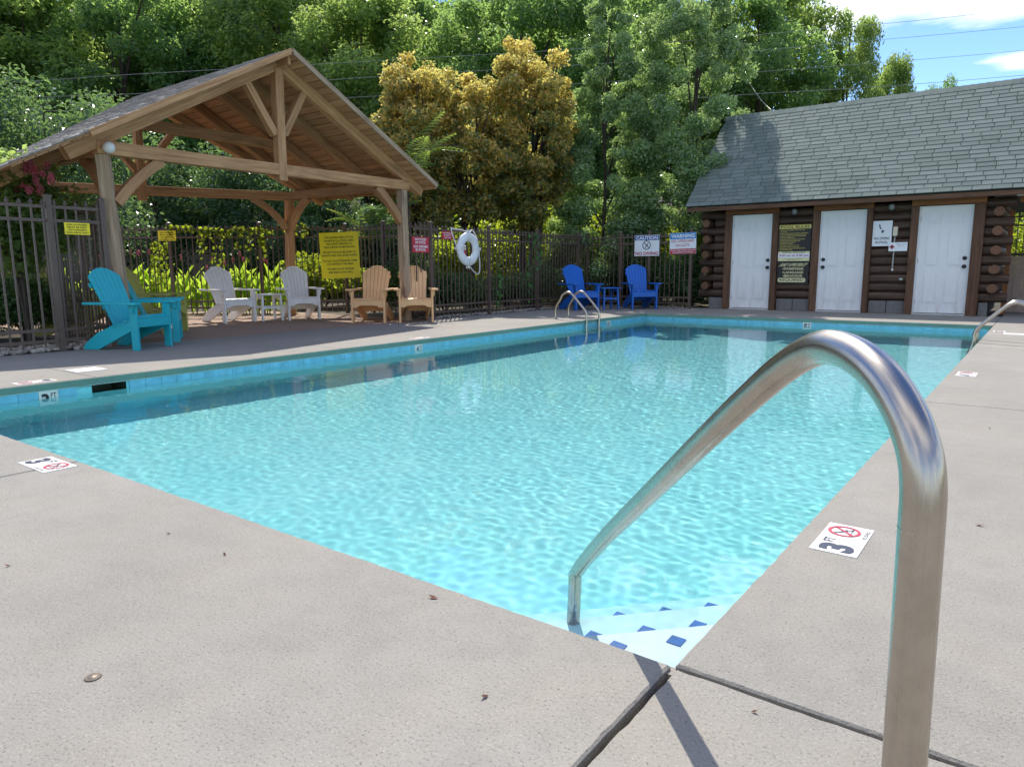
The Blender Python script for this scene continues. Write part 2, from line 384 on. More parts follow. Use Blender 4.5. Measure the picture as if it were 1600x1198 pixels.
# ------------------------------------------------------------------ pool deck: slabs with open joints
deck = struct('pool_deck')
MB().box((0, -3, -.060), (.05, 6, .04)).build('joint_filler', MULCH, deck); MB().box((4, 0.0, -.0605), (8.0, .05, .04)).build('joint_filler', MULCH, deck)
MB().box((0.004, -.004, -.024), (.034, .034, .022)).build('mortar_patch', CONC, deck)
def slab(x0, y0, x1, y1, m=CONC, z=0., th=.062, rough=0., name='slab'):
    """rectangular slab; ROUGH jitters the arris like a worn edge"""
    P = []; st = .035 if rough else 99
    def side(a, b):
        n_ = max(1, int(math.dist(a, b) / st)) if rough and math.dist(a, b) < 16 else 1
        n_ = min(n_, 380)
        return [(a[0] + (b[0] - a[0]) * k / n_, a[1] + (b[1] - a[1]) * k / n_) for k in range(n_)]
    c = [(x0, y0), (x1, y0), (x1, y1), (x0, y1)]
    for k in range(4): P += side(c[k], c[(k + 1) % 4])
    n_ = len(P); cx, cy_ = (x0 + x1) / 2, (y0 + y1) / 2; ring = []
    def inset(p, d):
        return (min(max(p[0], x0 + d), x1 - d), min(max(p[1], y0 + d), y1 - d))
    top, mid, bot = [], [], []
    for p in P:
        j = abs(rnd.gauss(0, rough)) if rough else 0
        q = inset(p, .005 + j * 1.6); top.append((q[0], q[1], z)); q = inset(p, j); mid.append((q[0], q[1], z - .005 - j * .6)); bot.append((q[0], q[1], z - th))
    fs = [tuple(range(n_))]
    for k in range(n_):
        k2 = (k + 1) % n_; fs += [(n_ + k, n_ + k2, k2, k), (2 * n_ + k, 2 * n_ + k2, n_ + k2, n_ + k)]
    return MB().add(top + mid + bot, fs).build(name, m, deck)
slab(-3.10, -6, -.008, 0, rough=.0012)
slab(-16, -6, -3.111, 0, rough=.0016)
slab(.008, -6, 8, -.007, rough=.0012)
slab(0, .007, 8, 4.13, rough=.0012)
slab(0, 4.136, 8, 8.30)
slab(0, 8.306, 8, 9.64)
slab(0, 9.65, 8, 10.03)
slab(0, 10.04, 8, 12.09)
slab(-.0, 12.095, 8, 17)
for y0, y1 in ((0.001, 1.34), (1.344, 4.10), (4.104, 8.2), (8.204, 12.09)): slab(-8.50, y0, PX0, y1)
slab(-8.50, 12.095, -3.0, 14.60); slab(-2.996, 12.095, -.004, 14.60)
slab(-14.6, 2.80, -8.505, 8.4, BROWN, name='brown_slab')
# coping faces seen on the far sides of the pool
MB().box((PX0 + .004, PL / 2, -.0335), (.014, PL - .02, .055)).build('coping', GREENC, deck)
MB().box((PX0 / 2, PL - .004, -.0335), (-PX0 - .04, .014, .055)).build('coping', GREENC, deck)
MB().box((PX0 + .003, PL / 2, -.0635), (.010, PL - .02, .005)).build('grout_line', GROUT, deck)
MB().box((PX0 / 2, PL - .003, -.0635), (-PX0 - .04, .010, .005)).build('grout_line', GROUT, deck)

# ------------------------------------------------------------------ pool basin
pool = struct('pool')
FZ0, FZ1 = -1.12, -1.80
sk0, sk1, skt, skb = 1.305, 1.60, -.066, -.20
mb = MB(); xw = PX0 - .012; yw = PL + .012; zt = -.0625
mb.quad((0, 0, FZ0), (0, yw, FZ1), (xw, yw, FZ1), (xw, 0, FZ0))
mb.quad((0, 0, zt), (0, yw, zt), (0, yw, FZ1), (0, 0, FZ0)); mb.quad((0, 0, FZ0), (xw, 0, FZ0), (xw, 0, zt), (0, 0, zt))
mb.quad((0, yw, zt), (xw, yw, zt), (xw, yw, FZ1), (0, yw, FZ1))
mb.quad((xw, 0, zt), (xw, sk0, zt), (xw, sk0, skb), (xw, 0, skb)); mb.quad((xw, sk1, zt), (xw, yw, zt), (xw, yw, skb), (xw, sk1, skb))
mb.quad((xw, 0, skb), (xw, yw, skb), (xw, yw, FZ1), (xw, 0, FZ0))
basin = mb.build('basin', PLAST, pool); recv = [basin]
mb = MB(); xb = xw - .28
mb.quad((xb, sk0, skt), (xb, sk1, skt), (xb, sk1, skb), (xb, sk0, skb)); mb.quad((xw, sk0, skb), (xw, sk1, skb), (xb, sk1, skb), (xb, sk0, skb))
mb.quad((xw, sk0, skt), (xw, sk0, skb), (xb, sk0, skb), (xb, sk0, skt)); mb.quad((xw, sk1, skt), (xw, sk1, skb), (xb, sk1, skb), (xb, sk1, skt))
mb.quad((xw, sk0, -.064), (xw, sk1, -.064), (xb, sk1, -.064), (xb, sk0, -.064))
recv.append(mb.build('skimmer', SKIM, pool))
# waterline tiles, one by one
tw = .1475; tme = MB().box((0, 0, 0), (.010, tw - .0028, .142)).mesh('tile', TILEB); tme2 = MB().box((0, 0, 0), (tw - .0028, .010, .142)).mesh('tile', TILEB)
wmk = {6: '3', 36: '4', 71: '5'}
for k in range(82):
    y = .0 + (k + .5) * tw
    if y > PL: break
    if sk0 - .06 < y < sk1 + .02: continue
    if k in wmk: continue
    o = inst('tile', tme, pool, Matrix.Translation((PX0 - .004, y, -.138))); recv.append(o)
for k in range(40):
    x = PX0 + .03 + (k + .5) * tw
    if k == 21 or x > -.08: continue
    o = inst('tile', tme2, pool, Matrix.Translation((x, PL + .004, -.138))); recv.append(o)
def wall_marker(c, ux, n, num):
    ux, n = Vector(ux), Vector(n); uy = Vector((0, 0, 1)); c = Vector(c)
    mk = MB().prism([(-.073, -.071), (.073, -.071), (.073, .071), (-.073, .071)], c, ux, uy, .012).build('depth_marker', TILEW, pool)
    m = MB(); put_text(m, num, c + n * .0068, ux, uy, -.026, -.005, .058, .105, .045); put_text(m, 'FT', c + n * .0068, ux, uy, .037, .030, .044, .038, .02)
    l = m.build('lettering', BLACK, mk); recv.extend([mk, l])
for k, num in wmk.items(): wall_marker((PX0 - .003, (k + .5) * tw, -.136), (0, 1, 0), (1, 0, 0), num)
wall_marker((PX0 + .03 + 21.5 * tw, PL + .003, -.136), (1, 0, 0), (0, -1, 0), '5')
# corner steps with blue nosing tiles
WATERTINT2 = plain('step_water_tint', (.47, .76, .78), .7, .06, 9); WATERTINT3 = plain('step_deep_water_tint', (.34, .71, .735), .7, .06, 9)  # lower steps tinted cyan: light absorbed by deeper water, put into their colour
for leg, z, wm in ((1.66, -.84, WATERTINT3), (1.28, -.60, WATERTINT2), (.83, -.36, WHITEP)):
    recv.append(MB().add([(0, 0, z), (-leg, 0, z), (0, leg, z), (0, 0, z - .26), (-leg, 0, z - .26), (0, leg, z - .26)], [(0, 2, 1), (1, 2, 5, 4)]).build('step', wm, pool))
    dd = {.83: .725, 1.28: 1.115, 1.66: 1.555}[leg]; k0 = {.83: 2, 1.28: 4, 1.66: 5}[leg]
    for k in range(-k0, k0 + 1):
        u = .02 + .192 * k; a = u * .7071; m_ = dd / 2
        x, y = a - m_, a + m_
        if x > -.05 or y < .05: continue
        recv.append(MB().box((x, y, z + .003), (.047, .047, .006)).build('step_tile', STEPT, pool))
receiver(*recv)

# ------------------------------------------------------------------ water: rippled sheet, real refraction
nx, ny = 440, 888
xs = np.linspace(PX0 - .006, .006, nx); ys = np.linspace(-.006, PL + .006, ny); X, Y = np.meshgrid(xs, ys, indexing='ij'); Zw = np.zeros_like(X)
for i in range(110):
    lam = math.exp(rng.uniform(math.log(.06), math.log(.34))); k = 2 * math.pi / lam
    a = rng.uniform(0, 6.283) if i % 2 else rng.normal(R(62), .5); amp = .000088 * lam ** .60
    Zw += amp * np.sin(X * k * math.cos(a) + Y * k * math.sin(a) + rng.uniform(0, 6.28))
calm = .35 + .65 * np.clip((np.hypot(X, Y) - .2) / 2.2, 0, 1)
patch = .55 + .45 * np.sin(X * .9 + 1.3 + .6 * np.sin(Y * .7)) * np.sin(Y * .62 + .5)
Zw = Zw * calm * (.65 + .6 * patch) + WL
V = np.stack([X, Y, Zw], -1).reshape(-1, 3); idx = np.arange(nx * ny).reshape(nx, ny)
F = np.stack([idx[:-1, :-1], idx[1:, :-1], idx[1:, 1:], idx[:-1, 1:]], -1).reshape(-1, 4)
def npmesh(name, V, F, m, smooth=False, tone=None):
    me = bpy.data.meshes.new(name); k = F.shape[1]
    me.vertices.add(len(V)); me.vertices.foreach_set('co', V.astype('f').ravel())
    me.loops.add(F.size); me.loops.foreach_set('vertex_index', F.astype('i').ravel())
    me.polygons.add(len(F)); me.polygons.foreach_set('loop_start', np.arange(0, F.size, k, dtype='i')); me.polygons.foreach_set('loop_total', np.full(len(F), k, 'i'))
    me.polygons.foreach_set('use_smooth', np.full(len(F), smooth, bool))
    me.update(calc_edges=True)
    if tone is not None:
        a = me.attributes.new('tone', 'FLOAT', 'POINT'); a.data.foreach_set('value', tone.astype('f'))
    me.materials.append(m); return me
t = NT('pool_water'); gl = t.n('ShaderNodeBsdfGlass', {'IOR': 1.333, 'Roughness': 0., 'Color': (1, 1, 1)}).outputs[0]
WATM = t.done(gl)
water = bpy.data.objects.new('water', npmesh('water', V, F, WATM, True)); COL.objects.link(water); water['kind'] = 'structure'
water.cycles.is_caustics_caster = True

# ------------------------------------------------------------------ deck markers, lid, anchors
def deck_tile(c, right, up, num=None, nodive=False, s=.146):
    c = Vector(c); ux, uy = Vector(right), Vector(up); n = Vector((0, 0, 1)); h = s / 2
    o = MB().prism([(-h, -h), (h, -h), (h, h), (-h, h)], c + n * .0005, ux, uy, .005).build('deck_marker', TILEW, deck)
    top = c + n * .0042
    if num:
        m = MB(); put_text(m, num, top, ux, uy, -.022, -.002, .070, .108, .05); put_text(m, 'FT', top, ux, uy, .044, .034, .040, .036, .015); m.build('lettering', INK, o)
    if nodive:
        m = MB(); put_text(m, 'NO DIVING', top, ux, uy, 0, -.060, .09, .014, .01)
        strip(m, top, ux, uy, [(-.03, .038), (-.012, .018), (.004, .010), (.020, .004)], .008); strip(m, top, ux, uy, [(-.004, .012), (.012, -.006), (.03, -.014)], .005); strip(m, top, ux, uy, [(-.03, -.012), (.03, -.016)], .003)
        disc_ring(m, top, ux, uy, -.032, .042, 0.0001, .006, 12); m.build('lettering', INK, o)
        m = MB(); disc_ring(m, top + n * .0008, ux, uy, 0, .010, .042, .053); strip(m, top + n * .0008, ux, uy, [(-.033, -.023), (.033, .043)], .009); m.build('lettering', INKR, o)
X_, Y_ = Vector((1, 0, 0)), Vector((0, 1, 0))
deck_tile((.138, .999, 0), Y_, -X_, '3'); deck_tile((.138, 1.148, 0), Y_, -X_, None, True)
deck_tile((-3.237, -.119, 0), X_, Y_, '3'); deck_tile((-3.087, -.119, 0), X_, Y_, None, True)
for y, num in ((5.70, '4'), (10.8, '5')): deck_tile((.133, y, 0), Y_, -X_, num); deck_tile((.133, y + .15, 0), Y_, -X_, None, True)
deck_tile((-6.13, .99, 0), -Y_, X_, '3'); deck_tile((-6.13, .84, 0), -Y_, X_, None, True)
deck_tile((-6.13, 5.62, 0), -Y_, X_, '4'); deck_tile((-6.13, 5.47, 0), -Y_, X_, None, True)
MB().box((-6.55, 1.50, .003), (.27, .27, .006)).build('skimmer_lid', TILEW, deck)
MB().box((.33, 10.46, .003), (.27, .27, .006)).build('skimmer_lid', TILEW, deck)
tag(MB().lathe([(.0001, .006), (.010, .004), (.011, .003), (.017, .003), (.018, .0005)], (-1.052, -.828, 0), 18).build('deck_anchor', plain('dull_brass', (.16, .13, .10), .5, .3, 60, .6), None), 'small round metal anchor cap set in the near deck slab', 'anchor cap')
lf = [(-.279, -.36, .011, 'dark red fallen leaf lying on the near deck close to the shadow of the rail'), (-.694, -.075, .016, 'curled brown fallen leaf on the deck beside the near pool edge'), (.21, -.07, .008, 'tiny red leaf on the corner slab right of the rail shadow'),
      (-1.93, -.70, .009, 'dark speck of leaf on the deck farthest left'), (-1.79, -.256, .008, 'small dry leaf crumb on the left deck near the pool'), (-1.456, -.247, .009, 'dry leaf crumb on the deck between the marker and the curled leaf'), (.505, 1.498, .014, 'thin dry twig leaf on the right deck past the rail post'), (.43, 3.385, .012, 'dry leaf on the right deck just short of the hairline joint')]
for x, y, s_, lab in lf:
    a = rnd.uniform(0, 6); m = MB(); c, s2 = math.cos(a) * s_, math.sin(a) * s_
    m.add([(x - c, y - s2, .002), (x + s2 * .5, y - c * .5, .005), (x + c, y + s2, .009), (x - s2 * .5, y + c * .5, .004), (x, y, .0015)], [(0, 1, 4), (1, 2, 4), (2, 3, 4), (3, 0, 4)])
    tag(m.build('fallen_leaf', ORNM, None), lab, 'leaf', 'fallen leaves on the deck')

# ------------------------------------------------------------------ handrails
def smooth_path(P, sub=8):
    P = [Vector(p) for p in P]; out = []
    for i in range(len(P) - 1):
        p0, p1, p2, p3 = P[max(i - 1, 0)], P[i], P[i + 1], P[min(i + 2, len(P) - 1)]
        for k in range(sub):
            u = k / sub; out.append(.5 * ((2 * p1) + (p2 - p0) * u + (2 * p0 - 5 * p1 + 4 * p2 - p3) * u * u + (3 * p1 - p0 - 3 * p2 + p3) * u ** 3))
    return out + [P[-1]]
T = thing('handrail', (.538, -.588, 0), 'brushed steel grab rail arching from the near deck into the corner steps, largest and closest', 'handrail')
path = [(-.650, .610, -.60), (-.640, .600, -.42), (-.632, .590, -.24)] + smooth_path([(-.629, .585, -.17), (-.600, .556, -.118), (-.520, .475, -.030), (-.334, .284, .159), (-.108, .058, .375), (.156, -.206, .627), (.268, -.318, .730), (.314, -.364, .769), (.358, -.408, .799), (.395, -.445, .812), (.438, -.488, .806), (.475, -.525, .785), (.505, -.555, .751), (.524, -.574, .712), (.531, -.581, .675), (.5325, -.583, .64)], 5) + [(.535, -.586, .5), (.538, -.588, .3), (.538, -.588, .0)]
rl = MB().tube(path, .0237, 24).build('rail', STEEL, T, smooth=True)
fl = MB().lathe([(.0240, .024), (.034, .022), (.05, .012), (.055, .0005)], (.538, -.588, 0), 28).build('flange', STEEL, T, smooth=True)
MB().lathe([(.0238, -.0015), (.0240, 0), (.0238, .0015)], (.5325, -.583, .628), 24).build('weld_seam', STEEL, T)
receiver(rl)
def ladder(y0, sgn, label):
    """two-rail pool ladder; SGN -1 for the left wall, +1 for the right"""
    x0 = PX0 if sgn < 0 else 0.; T = thing('pool_ladder', (x0 + sgn * .60, y0 + .22, 0), label, 'ladder', 'steel ladders of the pool')
    for dy_ in (0, .45):
        y = y0 + dy_; P = [(x0 + sgn * (.62), 0.0), (x0 + sgn * .615, .20), (x0 + sgn * .60, .36)]
        top = [(x0 + sgn * .60, .36), (x0 + sgn * .565, .43), (x0 + sgn * .50, .478), (x0 + sgn * .43, .49), (x0 + sgn * .36, .465), (x0 + sgn * .26, .37), (x0 + sgn * .10, .205), (x0 + sgn * .055, .145), (x0 + sgn * .04, .09)]
        low = [(x0 + sgn * .04, .0), (x0 - .10 * 0 + sgn * (.04 if sgn < 0 else .0), -.2), (x0 + sgn * .0, -.6), (x0 - sgn * .02, -1.25)]
        off = -.075 * sgn if True else 0
        full = [(x - sgn * .085 if i > 1 else x, z) for i, (x, z) in enumerate(P[:2] + top + low)]
        pts = smooth_path([(x, y, z) for x, z in full], 4)
        r_ = MB().tube(pts, .021, 14).build('rail', STEEL, T, smooth=True); receiver(r_)
        MB().lathe([(.022, .02), (.032, .018), (.05, .010), (.053, .0005)], (x0 + sgn * .62, y, 0), 20).build('flange', STEEL, T, smooth=True)
    for z in (-.20, -.45, -.72, -1.0):
        s_ = MB().box((x0 - sgn * .07, y0 + .225, z), (.09, .43, .03)).build('tread', STEEL, T); receiver(s_)
ladder(9.65, -1, 'pair of bent steel ladder rails on the far left pool edge before the blue chairs')
ladder(8.95, 1, 'steel ladder rail curving over the right pool edge in front of the bathhouse')

# ------------------------------------------------------------------ pavilion
GX = -8.65
pav = thing('pavilion', (GX, 5.33, 0), 'open timber pavilion with a gabled shingle roof and plank ceiling beside the pool', 'pavilion')
RY, RZ, SL = 5.33, 3.955, .535            # ridge line and slope of the underside of the ceiling
def bx(y): return -11.62 - .495 * (7.75 - y)     # the back frame follows the skewed fence line
def lim_(y): return -12.63 + (y - RY) * .33 if y > RY else -12.70
def drop(x, y):
    fr = max(0, min(1.1, (x + 8.255) / (-12.65 + 8.255))); return fr * (.03 + (.27 * (RY - y) / 3.8 if y < RY else 0))
def uz(y): return RZ - SL * abs(y - RY)
UP = lambda y: Vector((0, .472, .882)) if y > RY else Vector((0, -.472, .882))
def pb(name, p0, p1, w, h, up=(0, 0, 1), m=TIMB, par=pav, bev=.006): return MB().beam(p0, p1, w, h, up).build(name, m, par, bevel=bev)
# posts
m = MB()
for a, b in zip([(GX + .0, 2.885, 0), (GX, 2.86, .75), (GX, 2.815, 1.6)], [(GX, 2.86, .75), (GX, 2.815, 1.6), (GX, 2.79, 2.295)]): pass
m.tube([(GX, 2.885, 0), (GX, 2.865, .6), (GX, 2.84, 1.2), (GX, 2.81, 1.8), (GX, 2.79, 2.295)], [.105, .100, .098, .097, .097], 4)
pf = m.build('post', TIMBG, pav); tag(pf, 'weathered grey front post with a knot')
pb('post', (GX, 7.83, 0), (GX, 7.80, 2.295), .14, .14, (1, 0, 0), TIMBG)
pb('post', (-11.76, 7.66, 0), (-11.70, 7.70, 2.30), .14, .14, (1, 0, 0))
pb('post', (bx(2.95) + .02, 2.95, 0), (bx(2.95) + .02, 2.95, 2.30), .14, .14, (1, 0, 0))
# front truss
pb('tie_beam', (GX, 2.70, 2.375), (GX, 7.93, 2.375), .15, .16)
def rafter(x0, x1, ye, par=pav, dep=.155, w=.13, nm='rafter'):
    """rafter from ridge to eave under the ceiling; x0 at the ridge, x1 at the eave end"""
    o = dep / 2 * 1.134
    pb(nm, (x0, RY + (.02 if ye > RY else -.02), uz(RY) - o - .012 - drop(x0, RY)), (x1, ye, uz(ye) - o - drop(x1, ye)), w, dep, UP(ye))
rafter(GX, GX, 8.27); rafter(GX, GX, 2.36)
pb('king_post', (GX + .015, 5.30, 2.215), (GX + .015, 5.32, 3.80), .135, .135, (1, 0, 0))
pb('strut', (GX + .005, 5.235, 2.86), (GX + .005, 4.80, 3.52), .105, .105, (1, 0, 0)); pb('strut', (GX + .005, 5.385, 2.88), (GX + .005, 5.78, 3.56), .105, .105, (1, 0, 0))
def brace(a, b, bulge, w=.10, h=.12, m=TIMB):
    """curved knee brace from a to b"""
    a, b, bl = Vector(a), Vector(b), Vector(bulge); pts = [a.lerp(b, k / 6) + bl * (4 * (k / 6) * (1 - k / 6)) for k in range(7)]
    side = (b - a).cross(bl).normalized(); mb = MB(); vs, fs, uv = [], [], []
    for i, p in enumerate(pts):
        d = (pts[min(i + 1, 6)] - pts[max(i - 1, 0)]).normalized(); n = side.cross(d).normalized()
        vs += [p + side * w / 2 + n * h / 2, p - side * w / 2 + n * h / 2, p - side * w / 2 - n * h / 2, p + side * w / 2 - n * h / 2]
    for i in range(6):
        for k in range(4): fs.append((4 * i + k, 4 * i + (k + 1) % 4, 4 * i + 4 + (k + 1) % 4, 4 * i + 4 + k)); uv.append([(i * .12, k * .11), (i * .12, k * .11 + .1), (i * .12 + .12, k * .11 + .1), (i * .12 + .12, k * .11)])
    fs += [(3, 2, 1, 0), (24, 25, 26, 27)]; uv += [[(0, 0), (.1, 0), (.1, .1), (0, .1)]] * 2
    mb.add(vs, fs, uv).build('knee_brace', m, pav)
brace((GX, 2.90, 1.74), (GX, 3.50, 2.30), (0, -.022, .026), m=TIMB); brace((GX, 7.74, 1.74), (GX, 7.20, 2.30), (0, .022, .026), m=TIMB)
brace((GX - .06, 2.83, 1.74), (GX - .60, 2.83, 2.30), (.045, 0, .055)); brace((GX - .06, 7.80, 1.74), (GX - .60, 7.76, 2.30), (.045, 0, .055))
brace((-11.68, 7.69, 1.72), (-11.15, 7.74, 2.30), (-.045, 0, .05)); d_ = Vector((-.495, -1, 0)).normalized()
brace(Vector((-11.73, 7.62, 1.72)), Vector((-11.73, 7.62, 2.30)) + d_ * .62, -d_ * .045 + Vector((0, 0, .05)))
brace(Vector((bx(2.95), 3.02, 1.72)), Vector((bx(2.95), 3.02, 2.30)) - d_ * .6, d_ * .045 + Vector((0, 0, .05)))
# wall plates and back frame
pb('wall_plate', (GX - .075, 7.76, 2.372), (-11.60, 7.76, 2.372), .15, .155); pb('wall_plate', (GX - .075, 2.83, 2.372), (bx(2.83) + .1, 2.83, 2.372), .15, .155)
pb('tie_beam', (bx(8.05), 8.05, 2.36), (bx(2.25), 2.25, 2.36), .15, .16)
rafter(-12.3, bx(8.27), 8.27); rafter(-12.45, -12.45, 1.9)
pb('king_post', (bx(5.33) + .02, 5.33, 2.18), (bx(5.33) + .02, 5.33, 3.78), .13, .13, (1, 0, 0))
for s_ in (-1, 1): pb('strut', (bx(RY + s_ * .06) + .01, RY + s_ * .06, 2.70), (bx(RY + s_ * .55) + .01, RY + s_ * .55, 3.46), .11, .11, (1, 0, 0))
# middle truss with a collar, plain rafters between
for x in (-9.55, -10.42, -11.35):
    rafter(x, x, 8.22); rafter(x, x, 1.75)
pb('collar_beam', (-10.42, 3.90, 3.07), (-10.42, 6.76, 3.07), .14, .155)
pb('ridge_board', (-8.34, RY, RZ - .085), (-12.55, RY, RZ - .115), .05, .13)
# ceiling planks, one by one, along the ridge
for sgn, ext in ((1, 3.36), (-1, 4.28)):
    k = 0; pw = .143
    while (k + 1) * pw < ext:
        s_ = (k + .5) * pw; y = RY + sgn * s_ * .8817; z = RZ - s_ * .4717 + .011
        n_ = Vector((0, sgn * .4717, .8817)); xb_ = lim_(y) + .04
        MB().beam((-8.285, y, z), (xb_, y, z - drop(xb_, y)), pw - .011, .018, n_).build('ceiling_plank', PLANK, pav); k += 1
    ye = RY + sgn * ext * .8817; ze = RZ - ext * .4717
    a, b = Vector((-8.27, RY, RZ + .024)), Vector((-8.27, ye, ze + .024)); a2, b2 = Vector((lim_(RY + .001 * sgn) + .02, RY, RZ + .024 - .03)), Vector((lim_(ye) + .02, ye, ze + .024 - drop(-12.65, ye)))
    n_ = Vector((0, sgn * .4717, .8817)) * .022
    gv, gf = [], []; NG = 10
    for h in (0, 1):
        for i in range(NG + 1):
            for j in range(NG + 1): gv.append(a.lerp(b, j / NG).lerp(a2.lerp(b2, j / NG), i / NG) + n_ * h)
    N1 = NG + 1; o1 = N1 * N1
    for i in range(NG):
        for j in range(NG):
            q = i * N1 + j; gf += [(q, q + 1, q + N1 + 1, q + N1), (o1 + q, o1 + q + N1, o1 + q + N1 + 1, o1 + q + 1)]
    for i in range(NG):
        q = i; gf.append((q, q + o1, q + 1 + o1, q + 1)); q = NG * N1 + i; gf.append((q, q + 1, q + 1 + o1, q + o1))
        q = i * N1; gf.append((q, q + N1, q + N1 + o1, q + o1)); q = i * N1 + NG; gf.append((q, q + o1, q + N1 + o1, q + N1))
    MB().add(gv, gf).build('roof_sheathing', PLANK, pav)
    # shingle courses: real overlapping tabs joined as one part
    V_, F_, T_ = [], [], []
    nc = int(ext / .127)
    for c in range(nc + 1):
        s0 = min(ext + .02, ext + .02 - c * .127); s1 = max(s0 - .150, 0)
        x = -8.255 - rng.uniform(0, .3)
        first = True
        while True:
            w_ = .295; xa = -8.255 if first else x; xb_ = x - w_ if not first else x; first = False
            y0_, y1_ = RY + sgn * s0 * .8817, RY + sgn * s1 * .8817; lim = lim_((y0_ + y1_) / 2)
            xb_ = max(xb_, lim); dz = -drop((xa + xb_) / 2, (y0_ + y1_) / 2)
            t0 = .016 + rng.uniform(0, .010); z0_, z1_ = RZ - s0 * .4717 + .05 + t0 * .88 + dz, RZ - s1 * .4717 + .05 + .006 + dz
            b = len(V_)
            xa2, xb2 = xa - .002, xb_ + .002
            V_ += [(xa2, y0_, z0_), (xb2, y0_, z0_), (xb2, y1_, z1_), (xa2, y1_, z1_), (xa2, y0_, z0_ - t0), (xb2, y0_, z0_ - t0), (xb2, y1_, z1_ - .005), (xa2, y1_, z1_ - .005)]
            F_ += [(b, b + 1, b + 2, b + 3), (b, b + 4, b + 5, b + 1), (b, b + 3, b + 7, b + 4), (b + 1, b + 5, b + 6, b + 2)]; T_ += [rng.random()] * 8
            x = xb_
            if x <= lim + 1e-6: break
    V_ = np.array(V_) - np.array(wloc(pav)); o = bpy.data.objects.new('roof_shingles', npmesh('roof_shingles', V_, np.array(F_), SHB, tone=np.array(T_))); COL.objects.link(o); o.parent = pav; o['kind'] = 'stuff'
# rake boards
for ye in (8.31, 2.50):
    MB().beam((-8.262, RY, RZ + .022), (-8.262, ye, uz(ye) + .022), .022, .075, UP(ye)).build('barge_board', TIMBG if ye > RY else TIMB, pav)
MB().beam((-8.30, 8.31, uz(8.31) + .0), (lim_(8.31), 8.31, uz(8.31) - .03), .03, .06).build('fascia', TIMB, pav)
T = thing('globe_lamp', (-8.50, 2.80, 2.365), 'unlit white globe lamp at the left end of the pavilion tie beam', 'lamp')
MB().lathe([(.0001, -.068)] + [(.069 * math.sin(R(a)), -.069 * math.cos(R(a))) for a in range(15, 170, 15)] + [(.0001, .0685)], (-8.50, 2.80, 2.365), 20, 'X').build('globe', plain('lamp_glass', (.74, .74, .70), .25, .03), T, smooth=True)
MB().lathe([(.0001, 0), (.045, 0), (.05, .02), (.05, .035)], (-8.574, 2.80, 2.365), 16, 'X').build('lamp_base', PLW, T)

# ------------------------------------------------------------------ log bathhouse
HY = 14.60
hs_ = thing('log_bathhouse', (-3, HY, 0), 'dark brown log bathhouse with a green grey shingle roof and three white doors', 'bathhouse')
def hb(name, c, d, m, par=hs_, bev=0, rz=0): return MB().box(c, d, rz).build(name, m, par, bevel=bev)
hb('wall_core', (-2.95, 16.40, 1.13), (5.3, 3.40, 2.26), DARK)
for x0, x1 in ((-5.62, -5.275), (-4.10, -3.41), (-2.27, -1.61), (-.395, -.24)):
    n_ = max(1, round((x1 - x0) / .40)); w_ = (x1 - x0) / n_
    for k in range(n_): hb('block', (x0 + (k + .5) * w_, HY + .04, .125), (w_ - .012, .16, .25), BLOCK, bev=.006)
LZ = [.345 + .1725 * k for k in range(11)]
def log(p0, p1, r=.088, m=LOGM, nm='log'):
    d = (Vector(p1) - Vector(p0)); n_ = max(2, int(d.length / .5)) + 1
    pts = [Vector(p0) + d * (k / (n_ - 1)) + Vector((0, 0, rnd.uniform(-.003, .003))) for k in range(n_)]
    o = MB().tube(pts, [r * rnd.uniform(.97, 1.03) for _ in pts], 10).build(nm, m, hs_, smooth=False)
    return o
for k, z in enumerate(LZ):
    long_ = k % 2 == 0
    log((-4.115, HY + .02, z), (-3.395, HY + .02, z)); log((-2.285, HY + .02, z), (-1.595, HY + .02, z))
    log((-.41, HY + .02, z), (.045 if long_ else -.25, HY + .02, z)); log((-5.86 if long_ else -5.52, HY + .02, z), (-5.26, HY + .02, z))
    if not long_:
        for x in (-.185, -5.66):
            y0_ = HY - rnd.uniform(.20, .27)
            log((x, y0_, z), (x, HY + 3.55, z)); MB().tube([(x, y0_ - .004, z), (x, y0_ - .0005, z)], .086, 10).build('log_end', LOGE, hs_)
    else:
        MB().tube([(.0455, HY + .02, z), (.049, HY + .02, z)], .086, 10).build('log_end', LOGE, hs_)
        for x in (-.185, -5.66): log((x, HY + .12, z), (x, HY + 3.55, z))
